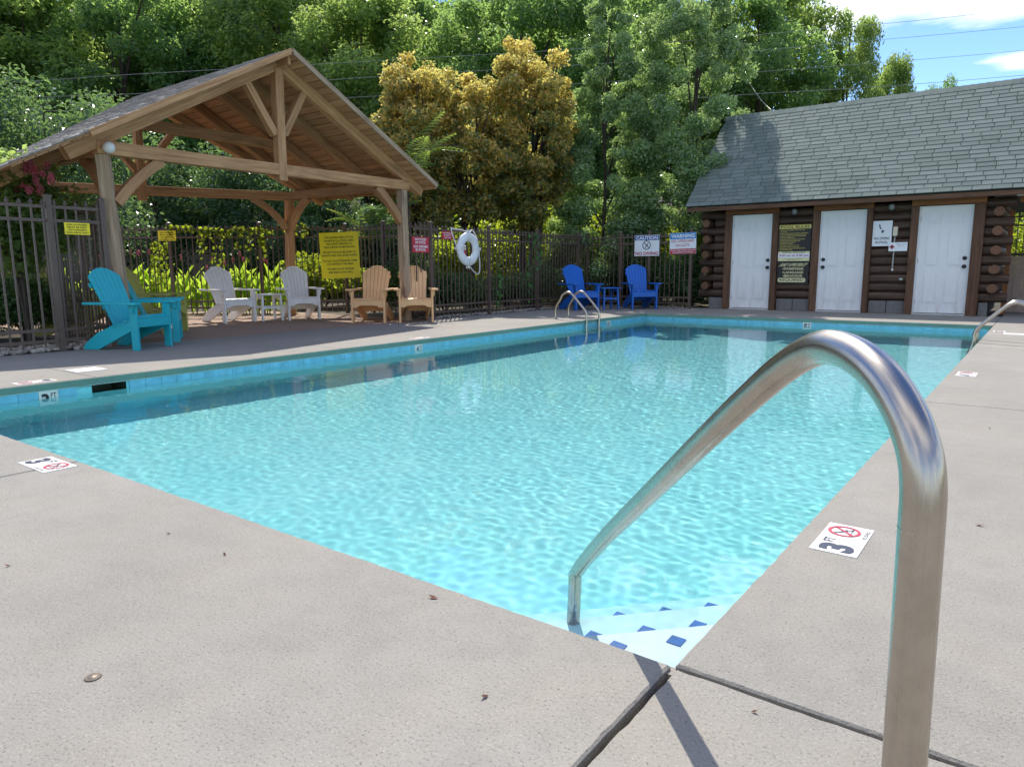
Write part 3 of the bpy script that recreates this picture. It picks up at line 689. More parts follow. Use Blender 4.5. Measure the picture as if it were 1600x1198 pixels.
# doors: white six-panel leaves in brown posts
def door(x0, x1, side, lab):
    zb, zt_ = .02, 2.055; w_ = x1 - x0; y = HY - .035
    d = hb('door', ((x0 + x1) / 2, y + .03, (zb + zt_) / 2), (w_ - .05, .045, zt_ - zb - .03), DOORW); d['label'] = lab
    f = MB(); f.box((x0 + .013, y + .012, (zb + zt_) / 2), (.026, .10, zt_ - zb)); f.box((x1 - .013, y + .012, (zb + zt_) / 2), (.026, .10, zt_ - zb)); f.box(((x0 + x1) / 2, y + .012, zt_ - .011), (w_ - .053, .10, .022)); f.build('door_frame', DOORW, hs_)
    hb('threshold', ((x0 + x1) / 2, y - .01, .012), (w_, .12, .024), plain('sill_metal', (.5, .5, .49), .4, .1))
    cx = (x0 + x1) / 2
    for px_ in (-.18, .18):
        for z0_, z1_ in ((.22, .78), (.93, 1.58), (1.72, 1.90)):
            yb = y + .0065; m = MB(); ow, ih = .235, z1_ - z0_
            for k, (a, b) in enumerate((((cx + px_ - ow / 2, z0_), (cx + px_ + ow / 2, z0_)), ((cx + px_ - ow / 2, z1_), (cx + px_ + ow / 2, z1_)), ((cx + px_ - ow / 2, z0_ + .008), (cx + px_ - ow / 2, z1_ - .008)), ((cx + px_ + ow / 2, z0_ + .008), (cx + px_ + ow / 2, z1_ - .008)))):
                m.beam((a[0], yb, a[1]), (b[0], yb, b[1]), .007, .016, (0, 0, 1) if k < 2 else (1, 0, 0))
            m.prism([(-.095, -ih / 2 + .022), (.095, -ih / 2 + .022), (.095, ih / 2 - .022), (-.095, ih / 2 - .022)], (cx + px_, yb - .003, (z0_ + z1_) / 2), (1, 0, 0), (0, 0, 1), .020)
            m.build('door_panel', DOORW, d)
    hx = x0 + .028 if side > 0 else x1 - .028
    for z in (.25, 1.03, 1.82): MB().tube([(hx, y - .002, z - .045), (hx, y - .002, z + .045)], .008, 6).build('hinge', plain('hinge_steel', (.45, .44, .42), .4, .1, metal=1.), d)
    kx = x1 - .085 if side > 0 else x0 + .085
    for z, nm in ((1.075, 'deadbolt'), (.92, 'knob')):
        MB().lathe([(.0001, -.055 if nm == 'knob' else -.022), (.030, -.05 if nm == 'knob' else -.020), (.034, -.03 if nm == 'knob' else -.012), (.032, -.006), (.038, .0), (.038, .008)], (kx, y + .0, z), 16, 'Y').build(nm, BLKM, d, smooth=True)
for x0, x1, sd, lab in ((-5.115, -4.235, 1, 'white door with its dark knob on the right, left of the rules boards'), (-3.265, -2.385, -1, 'white door with its dark knob on the left'), (-1.475, -.585, 1, 'white door nearest the notched log corner')): door(x0, x1, sd, lab)
for x0, x1 in ((-5.265, -5.118), (-4.232, -4.105), (-3.405, -3.268), (-2.382, -2.275), (-1.605, -1.478), (-.582, -.40)): hb('door_post', ((x0 + x1) / 2, HY - .055, 1.035), (x1 - x0, .16, 2.07), TRIM, bev=.004)
for x0, x1 in ((-5.265, -4.105), (-3.405, -2.275), (-1.605, -.40)): hb('lintel', ((x0 + x1) / 2, HY - .058, 2.15), (x1 - x0, .15, .155), LINT, bev=.004)
# roof
EY, EZ, TY, TZ = 14.10, 2.265, 16.41, 4.545
sv = Vector((0, TY - EY, TZ - EZ)); SLEN = sv.length; sv /= SLEN; sn = Vector((0, -sv.z, sv.y)); XL, XR = -6.06, 2.3
def rp_(x, s_, h=0): return Vector((x, EY, EZ)) + sv * s_ + sn * h
a, b, c, d = rp_(XL + .02, 0.02, -.02), rp_(XR, 0.02, -.02), rp_(XR, SLEN, -.02), rp_(XL + .02, SLEN, -.02); q = sn * -.03
MB().add([a, b, c, d, a + q, b + q, c + q, d + q], [(0, 1, 2, 3), (7, 6, 5, 4), (0, 4, 5, 1), (1, 5, 6, 2), (2, 6, 7, 3), (3, 7, 4, 0)]).build('roof_sheathing', plain('roof_felt', (.035, .038, .036), .9), hs_)
MB().add([Vector((XL, TY, TZ)), Vector((XR, TY, TZ)), Vector((XR, TY + 2.4, EZ - .1)), Vector((XL, TY + 2.4, EZ - .1)), Vector((XL, TY, TZ - .05)), Vector((XR, TY, TZ - .05)), Vector((XR, TY + 2.4, EZ - .15)), Vector((XL, TY + 2.4, EZ - .15))], [(0, 1, 2, 3), (7, 6, 5, 4), (2, 6, 7, 3), (0, 3, 7, 4), (1, 5, 6, 2)]).build('back_slope', SHG, hs_)
MB().add([Vector((XL + .3, TY, TZ - .1)), Vector((XL + .3, EY + .4, EZ + .2)), Vector((XL + .3, TY + 2.2, EZ + .1)), Vector((XL + .34, TY, TZ - .1)), Vector((XL + .34, EY + .4, EZ + .2)), Vector((XL + .34, TY + 2.2, EZ + .1))], [(0, 1, 2), (5, 4, 3)]).build('gable_board', TRIM, hs_)
sw, se = .302, .1285
sme = MB()
ta, tb = .014, .004
vs = [rp_(0, 0, ta) - rp_(0, 0), rp_(sw - .011, 0, ta) - rp_(0, 0), rp_(sw - .011, se + .03, tb) - rp_(0, 0), rp_(0, se + .03, tb) - rp_(0, 0)]; vs += [v - sn * .013 for v in vs[:2]] + [v - sn * .004 for v in vs[2:]]
sme.add(vs, [(0, 1, 2, 3), (4, 5, 1, 0), (5, 6, 2, 1), (7, 4, 0, 3)]); smesh = sme.mesh('shingle', SHG)
rest_v, rest_f, rest_t = [], [], []; cnt = 0
nc = int(SLEN / se)
for c in range(nc):
    x = XL - (.5 * sw if c % 2 else 0) + rnd.uniform(-.03, .03) - (.13 if c % 3 == 2 else 0)
    while x < XR:
        if x + sw > XL + .04:
            p = rp_(max(x, XL), c * se, 0) if x >= XL else None
            if p is not None:
                if cnt < 300 and x < .75:
                    o = inst('shingle', smesh, hs_, Matrix.Translation(p - wloc(hs_) + sn * rnd.uniform(0, .003))); cnt += 1
                else:
                    b_ = len(rest_v); rest_v += [tuple(Vector(v) + p - wloc(hs_)) for v in sme.v]; rest_f += [tuple(b_ + k for k in f) for f in sme.f]; rest_t += [rnd.random()] * 8
            else:
                w2 = x + sw - XL - .005; b_ = len(rest_v); q0 = rp_(XL, c * se, 0) - wloc(hs_)
                rest_v += [tuple(Vector((min(v[0], w2) if v[0] > 0 else 0, v[1], v[2])) + q0) for v in sme.v]; rest_f += [tuple(b_ + k for k in f) for f in sme.f]; rest_t += [rnd.random()] * 8
        x += sw
o = bpy.data.objects.new('roof_shingles', npmesh('roof_shingles', np.array(rest_v), np.array(rest_f), SHG, tone=np.array(rest_t))); COL.objects.link(o); o.parent = hs_; o['kind'] = 'stuff'
cme = MB(); n2 = Vector((0, sv.z, sv.y)); s2 = Vector((0, sv.y, -sv.z))
for h0, x0, x1 in ((.016, 0, .139), ):
    A = [Vector((x0, 0, 0)) - sv * .15 + sn * .014, Vector((x1, 0, 0)) - sv * .15 + sn * .009, Vector((x1, 0, .012)), Vector((x0, 0, .020)), Vector((x1, 0, 0)) + s2 * .15 + n2 * .009, Vector((x0, 0, 0)) + s2 * .15 + n2 * .014]
    A += [v - Vector((0, 0, .012)) for v in A[:4]]
    cme.add(A, [(0, 1, 2, 3), (3, 2, 4, 5), (6, 7, 1, 0), (6, 0, 3, 9)])
cmesh = cme.mesh('ridge_cap', SHG); x = XL
while x < XR - .1: inst('ridge_cap', cmesh, hs_, Matrix.Translation(Vector((x, TY, TZ + .004)) - wloc(hs_))); x += .1405
hb('fascia', ((XL + XR) / 2, EY + .035, EZ - .070), (XR - XL - .04, .035, .085), TRIM)
x = -5.72
while x < XR: MB().beam((x, EY + .06, EZ - .075), (x, HY + .1, EZ + .36), .07, .11, (0, -.7, .7)).build('rafter_tail', TRIM, hs_); x += .61
hb('porch_beam', (1.15, HY + .02, 2.14), (2.1, .13, .17), LINT); hb('porch_post', (2.1, HY + .02, 1.02), (.14, .14, 2.04), TRIM); hb('corner_post', (-.03, HY + .75, .98), (.08, .08, 1.96), LINT)

def lantern(x, z, lab):
    T = thing('wall_lantern', (x, HY - .13, z), lab, 'wall lamp', 'bathhouse wall lanterns')
    MB().lathe([(.0001, .085), (.035, .08), (.060, .055), (.062, .04)], (x, HY - .15, z), 14).build('cap', BLKM, T, smooth=True)
    MB().lathe([(.052, .04), (.058, 0), (.050, -.045), (.03, -.062)], (x, HY - .15, z), 14).build('glass_shade', plain('frosted_glass', (.22, .25, .24), .12, .1), T, smooth=True)
    MB().lathe([(.034, -.058), (.030, -.085), (.0001, -.115)], (x, HY - .15, z), 12).build('base_cup', BLKM, T, smooth=True)
    MB().box((x, HY - .085, z + .055), (.05, .08, .03)).build('bracket', BLKM, T)
lantern(-3.78, 2.075, 'dark wall lantern above the yellow and black pool rules board'); lantern(-1.95, 2.075, 'dark wall lantern above the white no diving sign')
T = thing('security_camera', (.07, HY - .10, 2.19), 'white bullet security camera under the bathhouse eave by the log corner', 'camera')
MB().lathe([(.0001, -.09), (.030, -.088), (.036, -.08), (.036, .12), (.0001, .125)], (.13, HY - .16, 2.19), 16, 'X').build('housing', PLW, T, smooth=True)
MB().lathe([(.0001, -.094), (.018, -.094), (.020, -.0885)], (.13, HY - .16, 2.19), 14, 'X').build('lens', BLACK, T)
MB().beam((.18, HY - .16, 2.22), (.18, HY - .05, 2.25), .03, .03).build('mount', PLW, T)
# ------------------------------------------------------------------ signs on the bathhouse
FY = HY - .085
def F_(x, z, off=0): return (x, FY - off, z)
rows = [(.84, 'PERSONS IN THIS ENCLOSURE MUST OBEY THE POOL RULES'), (.22, 'AT ALL TIMES'), (.97, 'CHILDREN UNDER 14 YEARS OLD MUST BE ACCOMPANIED BY'), (.90, 'AN ADULT WHO REMAINS WITHIN THE POOL FENCE AREA'), (.88, 'NO GLASS CONTAINERS WITHIN THE POOL FENCE AREA'), (.50, 'NO FOOD OR DRINK IN THE POOL'), (.86, 'NO SMOKING IN THE POOL AREA OR ON THE GROUNDS'), (.70, 'KEEP THE POOL AREA CLEAN FOR OTHER GUESTS'), (.55, 'SHOWER BEFORE ENTERING'), (.45, 'NO RUNNING - NO DIVING'), (.68, 'NO BREAKABLE OBJECTS IN THE POOL AREA'), (.66, 'NO PETS ALLOWED WITHIN THE POOL AREA'), (.88, 'NO HORSEPLAY OR ROUGH PLAY IN THE WATER OR ON'), (.45, 'THE CONCRETE DECK')]
w_, h_ = .665, .765; it = [('rect', YLM, 0, h_ / 2 - .045, w_ - .02, .082), ('text', BLACK, 'POOL RULES', 0, h_ / 2 - .046, .58, .055, .02)]
for k, (fr, tx) in enumerate(rows):
    it.append(('text', YLM, '-', -.312, .268 - k * .0315, .012, .006, .01)); it.append(('text', YLM, tx, -.295 + .295 * fr, .268 - k * .0315, .59 * fr, .017, .022))
it += [('rect', CRM, 0, -.275, w_ - .02, .20), ('rect', WHS, 0, -.262, w_ - .02, .095)]
it = [x for x in it]
T = sign('pool_rules_sign', 'yellow and black pool rules board with opening hours between the left and middle doors', F_(-3.765, 1.425), (1, 0, 0), w_, h_, BLACK, [x for x in it if not (x[0] == 'rect' and x[1] is WHS)])
o = Vector(F_(-3.765, 1.425)) + Vector((0, -.0066, 0))
m = MB(); rect(m, o, X_, (0, 0, 1), 0, -.262, w_ - .02, .090); m.build('color_field', WHS, T)
m = MB(); put_text(m, '9:00 am to 9:00 pm', o + Vector((0, -.001, 0)), X_, (0, 0, 1), 0, -.264, .60, .062, .02); m.build('lettering', plain('ink_purple', (.28, .03, .16), .5), T)
m = MB(); put_text(m, 'POOL HOURS', o, X_, (0, 0, 1), 0, -.196, .46, .028, .02); put_text(m, 'POOL CAPACITY: 18 PERSONS', o, X_, (0, 0, 1), 0, -.325, .40, .015, .01); put_text(m, 'EMERGENCY: 911', o, X_, (0, 0, 1), 0, -.352, .25, .013, .01); m.build('lettering', BLACK, T)
w_, h_ = .64, .465; it = [('text', CRM, 'FAMILY APPROPRIATE', 0, .170, .54, .072, .012, .16), ('text', CRM, '•SWIMWEAR', 0, .088, .44, .052, .02), ('text', CRM, '•LANGUAGE', 0, .012, .43, .052, .02), ('text', CRM, '•BEHAVIOR', 0, -.062, .41, .052, .02), ('rect', CRM, -.02, -.150, .57, .088, .03), ('text', BLACK, 'REQUIRED', -.02, -.151, .50, .058, .02)]
T = sign('behavior_sign', 'black board asking for family appropriate swimwear, language and behavior under the rules board', F_(-3.765, .800), (1, 0, 0), w_, h_, BLACK, it)
w_, h_ = .345, .49; it = [('text', INK, 'NO DIVING', 0, -.095, .275, .052, .02), ('text', INK, 'IN POOL', 0, -.172, .22, .052, .02), ('strip', INK, [(-.055, .175), (-.045, .12), (-.022, .085)], .022), ('strip', INK, [(-.012, .055), (.02, .03)], .035), ('strip', INK, [(.0, .005), (.035, .065)], .016)]
sign('no_diving_sign', 'white no diving in pool notice on the log wall left of the phone handset', F_(-2.095, 1.57), (1, 0, 0), w_, h_, WHS, it)
it = [('strip', INKR, [(-.147, 0), (-.063, 0)], .03), ('strip', INKR, [(-.105, -.042), (-.105, .042)], .03), ('text', plain('ink_grey', (.25, .27, .33), .5), 'EMERGENCY PHONE', .055, .050, .18, .018), ('text', plain('ink_grey', (.25, .27, .33), .5), 'DIAL 911', .055, .015, .10, .018)]
sign('first_aid_sign', 'small white card with a red cross in front of the hanging phone cord', F_(-1.79, 1.305, .045), (1, 0, 0), .325, .17, WHS, it)
T = thing('wall_phone', (-1.86, FY, 1.58), 'cream phone handset on the log wall with its white coiled cord hanging down', 'phone')
MB().prism([(-.04, -.085), (.03, -.09), (.042, -.07), (.042, .085), (.03, .095), (-.03, .095), (-.042, .08)], (-1.86, FY - .02, 1.60), (1, 0, 0), (0, 0, 1), .05).build('handset', plain('cream_plastic', (.62, .56, .44), .4), T, bevel=.008)
pts = [(-1.865 + .011 * math.cos(k * 1.1), FY - .015 + .011 * math.sin(k * 1.1), 1.50 - k * .0042) for k in range(150)]
MB().tube(pts, .0045, 5).build('coiled_cord', PLW, T); MB().lathe([(.0001, -.03), (.022, -.02), (.025, 0), (.012, .02)], (-1.865, FY - .015, .865), 10).build('plug', PLW, T, smooth=True)
tag(MB().prism([(.03 * math.cos(a) * (1 + .3 * (k % 2)), .022 * math.sin(a)) for k, a in enumerate([x * .6283 for x in range(10)])], (-1.70, FY - .01, .68), (1, 0, 0), (0, 0, 1), .03).build('hose_bib_plate', plain('pale_green_metal', (.35, .42, .36), .5), None), 'small pale metal fitting on the log wall below the phone cord', 'wall fitting')

# ------------------------------------------------------------------ tan privacy fence past the log corner
T = thing('privacy_fence', (1.2, 16.3, 0), 'tan board privacy fence behind the log corner at the right edge', 'fence')
MB().box((1.3, 16.3, 1.15), (2.7, .07, .05)).build('top_rail', plain('dark_rail', (.05, .04, .035), .6), T); MB().box((1.3, 16.3, .70), (2.7, .045, .03)).build('mid_rail', TANV, T)
for k in range(6): MB().box((1.3, 16.305, .745 + k * .0665), (2.66, .022, .060)).build('board', TANV, T)
for k in range(18): MB().box((-.02 + k * .15, 16.305, .34), (.144, .022, .68)).build('board', TANV, T)

# ------------------------------------------------------------------ iron fences
pk = MB(); pk.beam((0, 0, .045), (0, 0, 1.655), .018, .018, (1, 0, 0))
pk.add([(-.011, -.011, 1.655), (.011, -.011, 1.655), (.011, .011, 1.655), (-.011, .011, 1.655), (-.019, -.019, 1.675), (.019, -.019, 1.675), (.019, .019, 1.675), (-.019, .019, 1.675), (0, 0, 1.725)], [(0, 1, 5, 4), (1, 2, 6, 5), (2, 3, 7, 6), (3, 0, 4, 7), (4, 5, 8), (5, 6, 8), (6, 7, 8), (7, 4, 8), (3, 2, 1, 0)])
pkm = pk.mesh('picket', IRON)
def fence(label, p0, p1, posts, z0=0., zs=1., sp=.1155, skip=()):
    """run of picket fence p0 -> p1; POSTS: fractions along it that carry a post"""
    p0, p1 = Vector((*p0, z0)), Vector((*p1, z0)); d = p1 - p0; ln = d.length; d /= ln; ang = math.atan2(d.y, d.x)
    T = thing('iron_fence', p0, label, 'fence', 'iron picket fence round the pool')
    for z in (1.638, 1.486, .246, .119): MB().beam(p0 + Vector((0, 0, z * zs)), p1 + Vector((0, 0, z * zs)), .026, .034).build('rail', IRON, T)
    for f in posts:
        p = p0 + d * ln * f; c = MB().box(p + Vector((0, 0, .875 * zs)), (.060, .060, 1.75 * zs), ang).build('post', IRON, T)
        MB().add([p + Vector((a * .036, b * .036, z)) for z, a, b in [(1.745 * zs, *q) for q in ((-1, -1), (1, -1), (1, 1), (-1, 1))] + [(1.768 * zs, *q) for q in ((-1, -1), (1, -1), (1, 1), (-1, 1))]] + [p + Vector((0, 0, 1.785 * zs))], [(3, 2, 1, 0), (0, 1, 5, 4), (1, 2, 6, 5), (2, 3, 7, 6), (3, 0, 4, 7), (4, 5, 8), (5, 6, 8), (6, 7, 8), (7, 4, 8)]).build('post_cap', IRON, c)
    n_ = int(ln / sp)
    for k in range(n_):
        s_ = (k + .5) * ln / n_
        if any(abs(s_ - f * ln) < .05 for f in posts): continue
        a = ang + rnd.gauss(0, .02)
        inst('picket', pkm, T, Matrix.Translation(d * s_ + Vector((0, 0, rnd.gauss(0, .003)))) @ Matrix.Rotation(rnd.gauss(0, .003), 4, 'X') @ Matrix.Rotation(a, 4, 'Z') @ Matrix.Diagonal((1, 1, zs, 1)))
    return T
FX = -8.565
fence('iron picket fence left of the pavilion carrying the sun loungers sign', (FX, -1.6), (FX, 2.68), [.4325, .8645, .999])
fence('iron picket fence running back from the left pavilion post', (FX - .05, 2.70), (-16.4, 3.4), [.22, .44, .66, .88])
fence('iron picket fence from the right pavilion post along the deck with the life ring', (FX, 7.98), (FX, 14.10), [.072, .354, .64, .925, .999])
FK, FL_ = (-10.95, 8.42), (-17.2, 3.78)
fence('short iron picket fence section behind the tan chairs', (FX - .05, 8.38), FK, [.5, .985], .03, 1.02)
fence('iron picket fence behind the white chairs, overgrown with vine and flowers', FK, FL_, [.22, .455, .69, .925], .03, 1.04)
fence('iron picket fence behind the two blue chairs', (FX + .05, 14.13), (-5.86, 14.13), [.32, .60, .985])
fence('iron picket fence seen past the log corner above the tan boards', (-.05, 17.6), (2.3, 17.6), [.5], 0, 1.2)
t_ = FX + .042
sign('sun_lounger_sign', 'small yellow sign about sun loungers on the front fence left of the post', (t_, 2.37, 1.402), Y_, .275, .135, YELS, [('text', BLACK, s_, 0, .045 - k * .03, w_, .017, .02) for k, (s_, w_) in enumerate((('SUN LOUNGERS', .22), ('MUST BE KEPT', .21), ('ON CONCRETE', .20), ('POOL DECK ONLY', .24)))])
dv = (Vector(FK) - Vector(FL_)).normalized(); dv = Vector((dv.x, dv.y, 0)); nv = dv.cross(Vector((0, 0, 1)))
def onf(px, py):   # point of the long back fence at a photo pixel
    p0 = Vector((*FK, 0)); ry = at(px, py, 1) - CP; return CP + ry * ((p0 - CP).dot(nv) / ry.dot(nv))
c = onf(262, 368.5) + nv * .03
T = sign('fence_notice', 'faded yellow notice on the back fence above the climbing vine, crossed by a stem', c, dv, .36, .20, YELS, [('text', BLACK, s_, 0, .06 - k * .045, w_, .024, .015) for k, (s_, w_) in enumerate((('SUN LOUNGERS', .28), ('MUST BE KEPT', .27), ('ON CONCRETE', .26), ('POOL DECK ONLY', .30)))])
c = at(531, 399, 14.05); ux = Vector((.83, .55, 0)).normalized()
BW, BH = .775, .885
tx = [('THIS SHADED AREA IS TO BE', .345, .58), ('SHARED BY ALL POOL USERS', .283, .59), ('FOR SHORT PERIODS TO', .222, .50), ('TAKE A BREAK FROM THE SUN.', .160, .63), ('PRIORITY SHOULD BE GIVEN TO', .062, .65), ('INFANTS AND OUR OLDER GUESTS.', .000, .71), ('DO NOT PLACE PERSONAL ITEMS', -.105, .67), ('ON CHAIRS IN THIS AREA.', -.165, .53), ('YOU MAY PLACE COOLERS', -.262, .54), ('AND BAGS ALONG WALL.', -.325, .50)]
sign('shade_area_sign', 'large yellow notice about sharing the shaded area, on the fence between white and tan chairs', c, ux, BW, BH, YELS, [('text', BLACK, s_, 0, y, w_, .038, .014) for s_, y, w_ in tx], tilt=.03)
sign('no_food_sign', 'red sign reading no food and no drinks in the pool, right of the pavilion post', (t_, 8.115, 1.352), Y_, .43, .275, REDS, [('text', WHS, s_, 0, y, w_, .045, .03) for s_, y, w_ in (('NO FOOD', .095, .29), ('IN POOL', .040, .27), ('NO DRINKS', -.032, .36), ('IN POOL', -.090, .27))])
sign('life_ring_notice', 'small red notice beside the life ring about emergency use', (t_, 8.845, 1.542), Y_, .30, .145, REDS, [('text', WHS, s_, 0, y, w_, .024, .02) for s_, y, w_ in (('UNAUTHORIZED USE', .042, .26), ('FOR EMERGENCY', .0, .21), ('USE ONLY', -.042, .20))])
by = 14.13 - .045
it = [('rect', NVS, 0, .175, .62, .105), ('text', WHS, 'CAUTION', 0, .175, .56, .075, .03), ('text', INKR, 'NO DIVING', 0, -.180, .58, .080, .03), ('ring', INK, -.005, .01, .088, .106), ('strip', INK, [(-.07, .075), (.062, -.06)], .018), ('strip', INK, [(-.045, -.055), (.0, .0), (.04, .065)], .018), ('strip', INK, [(-.005, .0), (.03, -.01)], .018)]
sign('caution_sign', 'caution no diving sign with a round symbol on the back fence between the blue chairs', (-6.975, by, 1.435), X_, .63, .475, WHS, it)
it = [('rect', BLS, 0, .165, .62, .135), ('text', WHS, 'WARNING', 0, .165, .56, .085, .025), ('text', INKR, 'NO LIFEGUARD', 0, .055, .55, .060, .012), ('text', INKR, 'ON DUTY', 0, -.040, .34, .060, .012), ('rect', INKR, 0, -.175, .62, .115), ('text', WHS, 'CHILDREN UNDER THE AGE OF 14 MUST HAVE', 0, -.152, .58, .026, .02), ('text', WHS, 'ADULT SUPERVISION IN ATTENDANCE', 0, -.197, .50, .026, .02)]
sign('warning_sign', 'warning no lifeguard on duty sign on the back fence next to the bathhouse', (-6.085, by, 1.465), X_, .63, .47, WHS, it, tilt=.02)

# life ring on its hook
T = thing('life_ring', (FX + .07, 9.39, 1.295), 'white life ring with a looped rope hanging on the fence', 'life ring')
O = Vector((FX + .085, 9.39, 1.295)); vs, fs = [], []
for i in range(40):
    a = 2 * math.pi * i / 40
    for k in range(14):
        b = 2 * math.pi * k / 14; rr = .236 + .088 * math.cos(b); vs.append(O + Vector((.055 * math.sin(b), rr * math.cos(a), rr * math.sin(a))))
for i in range(40):
    for k in range(14): fs.append((i * 14 + k, i * 14 + (k + 1) % 14, ((i + 1) % 40) * 14 + (k + 1) % 14, ((i + 1) % 40) * 14 + k))
MB().add(vs, fs).build('ring', RINGM, T, smooth=True)
for a in (90, 178, 268, 2):
    m = MB(); pts = []
    a = R(a)
    for k in range(15):
        b = 2 * math.pi * k / 14; rr = .236 + .093 * math.cos(b); pts.append(O + Vector((.060 * math.sin(b), rr * math.cos(a), rr * math.sin(a))))
    m2 = MB(); w2 = Vector((0, -math.sin(a), math.cos(a))) * .022
    m2.add([p + w2 for p in pts] + [p - w2 for p in pts], [(k, k + 1, 16 + k, 15 + k) for k in range(14)]); m2.build('strap', PLW, T)
    e = O + Vector((0, math.cos(a), math.sin(a))) * .342; MB().box(e, (.05, .055, .05)).build('strap_tab', PLW, T)
yz = lambda y, z, x=.02: O + Vector((x, y, z))
MB().tube(smooth_path([yz(-.335, .02), yz(-.40, .20, -.02), yz(-.44, .375, -.04), yz(-.36, .372, -.04), yz(-.18, .355), yz(-.02, .318)], 5), .011, 6).build('rope', ROPE, T, smooth=True)
MB().tube(smooth_path([yz(.03, .315), yz(.14, .37, -.02), yz(.225, .345, -.04), yz(.25, .20), yz(.262, .12)], 5), .011, 6).build('rope', ROPE, T, smooth=True)
MB().tube(smooth_path([yz(.03, -.335), yz(.16, -.44), yz(.26, -.475), yz(.325, -.42), yz(.33, -.25), yz(.315, -.10), yz(.325, 0)], 5), .011, 6).build('rope', ROPE, T, smooth=True)
T = thing('rescue_float', (FX - .05, 9.47, 1.26), 'small red and white float hanging behind the life ring', 'float')
MB().lathe([(.0001, .0), (.035, .0), (.045, .02), (.045, .09)], (FX - .05, 9.46, 1.19), 12).build('red_half', REDS, T, smooth=True); MB().lathe([(.045, .09), (.045, .14), (.03, .175), (.0001, .185)], (FX - .05, 9.46, 1.19), 12).build('white_half', PLW, T, smooth=True)

# ------------------------------------------------------------------ adirondack chairs and side tables
def chair(loc, hd, m, style, label, group, wd=1.0, stain=None):
    T = thing('adirondack_chair', (*loc, 0), label, 'chair', group, R(hd)); B = dict(parent=T, world=False)
    hw = .275 * wd
    for sy in (-1, 1):
        MB().beam((.32, sy * hw, 0), (.32, sy * hw, .555), .036, .105, (1, 0, 0)).build('front_leg', m, bevel=.004, **B)
        MB().prism([(.36, .385), (.375, .33), (.35, .275), (.24, .235), (-.32, .0), (-.56, .0), (-.545, .045), (-.50, .09), (-.30, .215), (-.10, .285), (.10, .335)], (0, sy * (hw - .038), 0), (1, 0, 0), (0, 0, 1), .036).build('stringer', m, bevel=.003, **B)
        oy = sy * (hw + .035); A = []
        for x, w in ((.43, .02), (.425, .055), (.39, .070), (.25, .072), (.05, .062), (-.20, .045), (-.42, .035), (-.435, .015)): A.append((x, w))
        poly = [(x, oy + sy * w) for x, w in A] + [(x, oy - sy * min(w, .055)) for x, w in reversed(A)]
        MB().prism(poly if sy > 0 else poly[::-1], (0, 0, .572), (1, 0, 0), (0, 1, 0), .030).build('arm', m, bevel=.004, **B)
        MB().prism([(-.045, .555), (.045, .555), (.035, .50), (.015, .46), (-.015, .46), (-.035, .50)], (.32, sy * (hw + .030), 0), (1, 0, 0), (0, 0, 1), .028).build('arm_bracket', m, **B)
    for sy in (-1, 1):
        for z, x in ((.30, .325), (.345, .30), (.52, .32)): MB().lathe([(.0001, .004), (.006, .003), (.008, 0)], (x, 0, z), 8, 'Y').build('bolt', plain('zinc_bolt', (.5, .5, .48), .35, .1, metal=1.), **B).location.y = sy * (hw + .0185)
    a = hw - .02
    sc = [(-a, .28), (-a, .385), (a, .385), (a, .28)] if style == 'arc' else [(-a, .265), (-a, .385), (a, .385), (a, .265), (a * .75, .268), (a * .62, .292), (a * .4, .302), (-a * .4, .302), (-a * .62, .292), (-a * .75, .268)]
    MB().prism(sc, (.358, 0, 0), (0, 1, 0), (0, 0, 1), .026).build('apron', m, bevel=.003, **B)
    for k in range(5):
        x = .335 - k * .092; z = .392 - k * .0265 + .012 * (k == 0)
        MB().beam((x, -a, z), (x, a, z), .082, .024, (.28, 0, 1)).build('seat_slat', m, bevel=.003, **B)
    MB().beam((-.145, -a + .03, .235), (-.145, a - .03, .235), .03, .11, (.4, 0, 1)).build('back_rail', m, **B)
    ln = R(26); U = Vector((-math.sin(ln), 0, math.cos(ln))); B0 = Vector((-.075, 0, .262))
    def h_arc(s): return .825 - 1.9 * s * s
    def h_sc(s):
        s = abs(s); c = .805 - 1.6 * s * s if s < .122 else (.742 - 14 * (s - .15) ** 2 if s < .195 else .690 - 9 * (s - .215) ** 2); return c
    hf = h_arc if style == 'arc' else h_sc; n = 7 if style == 'arc' else 7
    b0, b1 = .0555 * wd, .0735 * wd
    for k in range(n):
        i = k - 3; pl = []
        top = .65
        sL, sR = (i - .47) * b1 * .97, (i + .47) * b1 * .97
        pts = [(sL + (sR - sL) * q, 0) for q in (0, .08, .3, .5, .7, .92, 1)]
        rnd_ = [.012 if style != 'arc' else .004, .003, 0, 0, 0, .003, .012 if style != 'arc' else .004]
        tops = [(x, hf(x / (wd * 1.0)) - r_) for (x, _), r_ in zip(pts, rnd_)]
        poly = [((i - .47) * b0, 0), ((i + .47) * b0, 0)] + tops[::-1]
        MB().prism(poly, B0, (0, 1, 0), U, .022).build('back_slat', m, bevel=.003, **B)
    nrm = Vector((math.cos(ln), 0, math.sin(ln)))
    for h_, w_ in ((.30, .5), (.60, .62)):
        p = B0 + U * h_ - nrm * .030; MB().beam(p - Vector((0, w_ * .41 * wd, 0)), p + Vector((0, w_ * .41 * wd, 0)), .055, .026, nrm).build('back_batten', m, **B)
    return T
CA = chair((-8.165, 2.725), 24, TEAL, 'arc', 'turquoise adirondack chair nearest the pool, in front of the weathered post', 'turquoise adirondack chairs', 1.0); CA.scale = (.85, 1, .95)
CB = chair((-8.80, 3.32), 58, TEAL, 'arc', 'turquoise adirondack chair seen edge on behind the nearer turquoise one', 'turquoise adirondack chairs'); CB.scale = (.85, 1, .95)
chair((-10.10, 3.98), 34, OLIVE, 'scallop', 'olive green adirondack chair right behind the turquoise chairs', 'olive adirondack chairs')
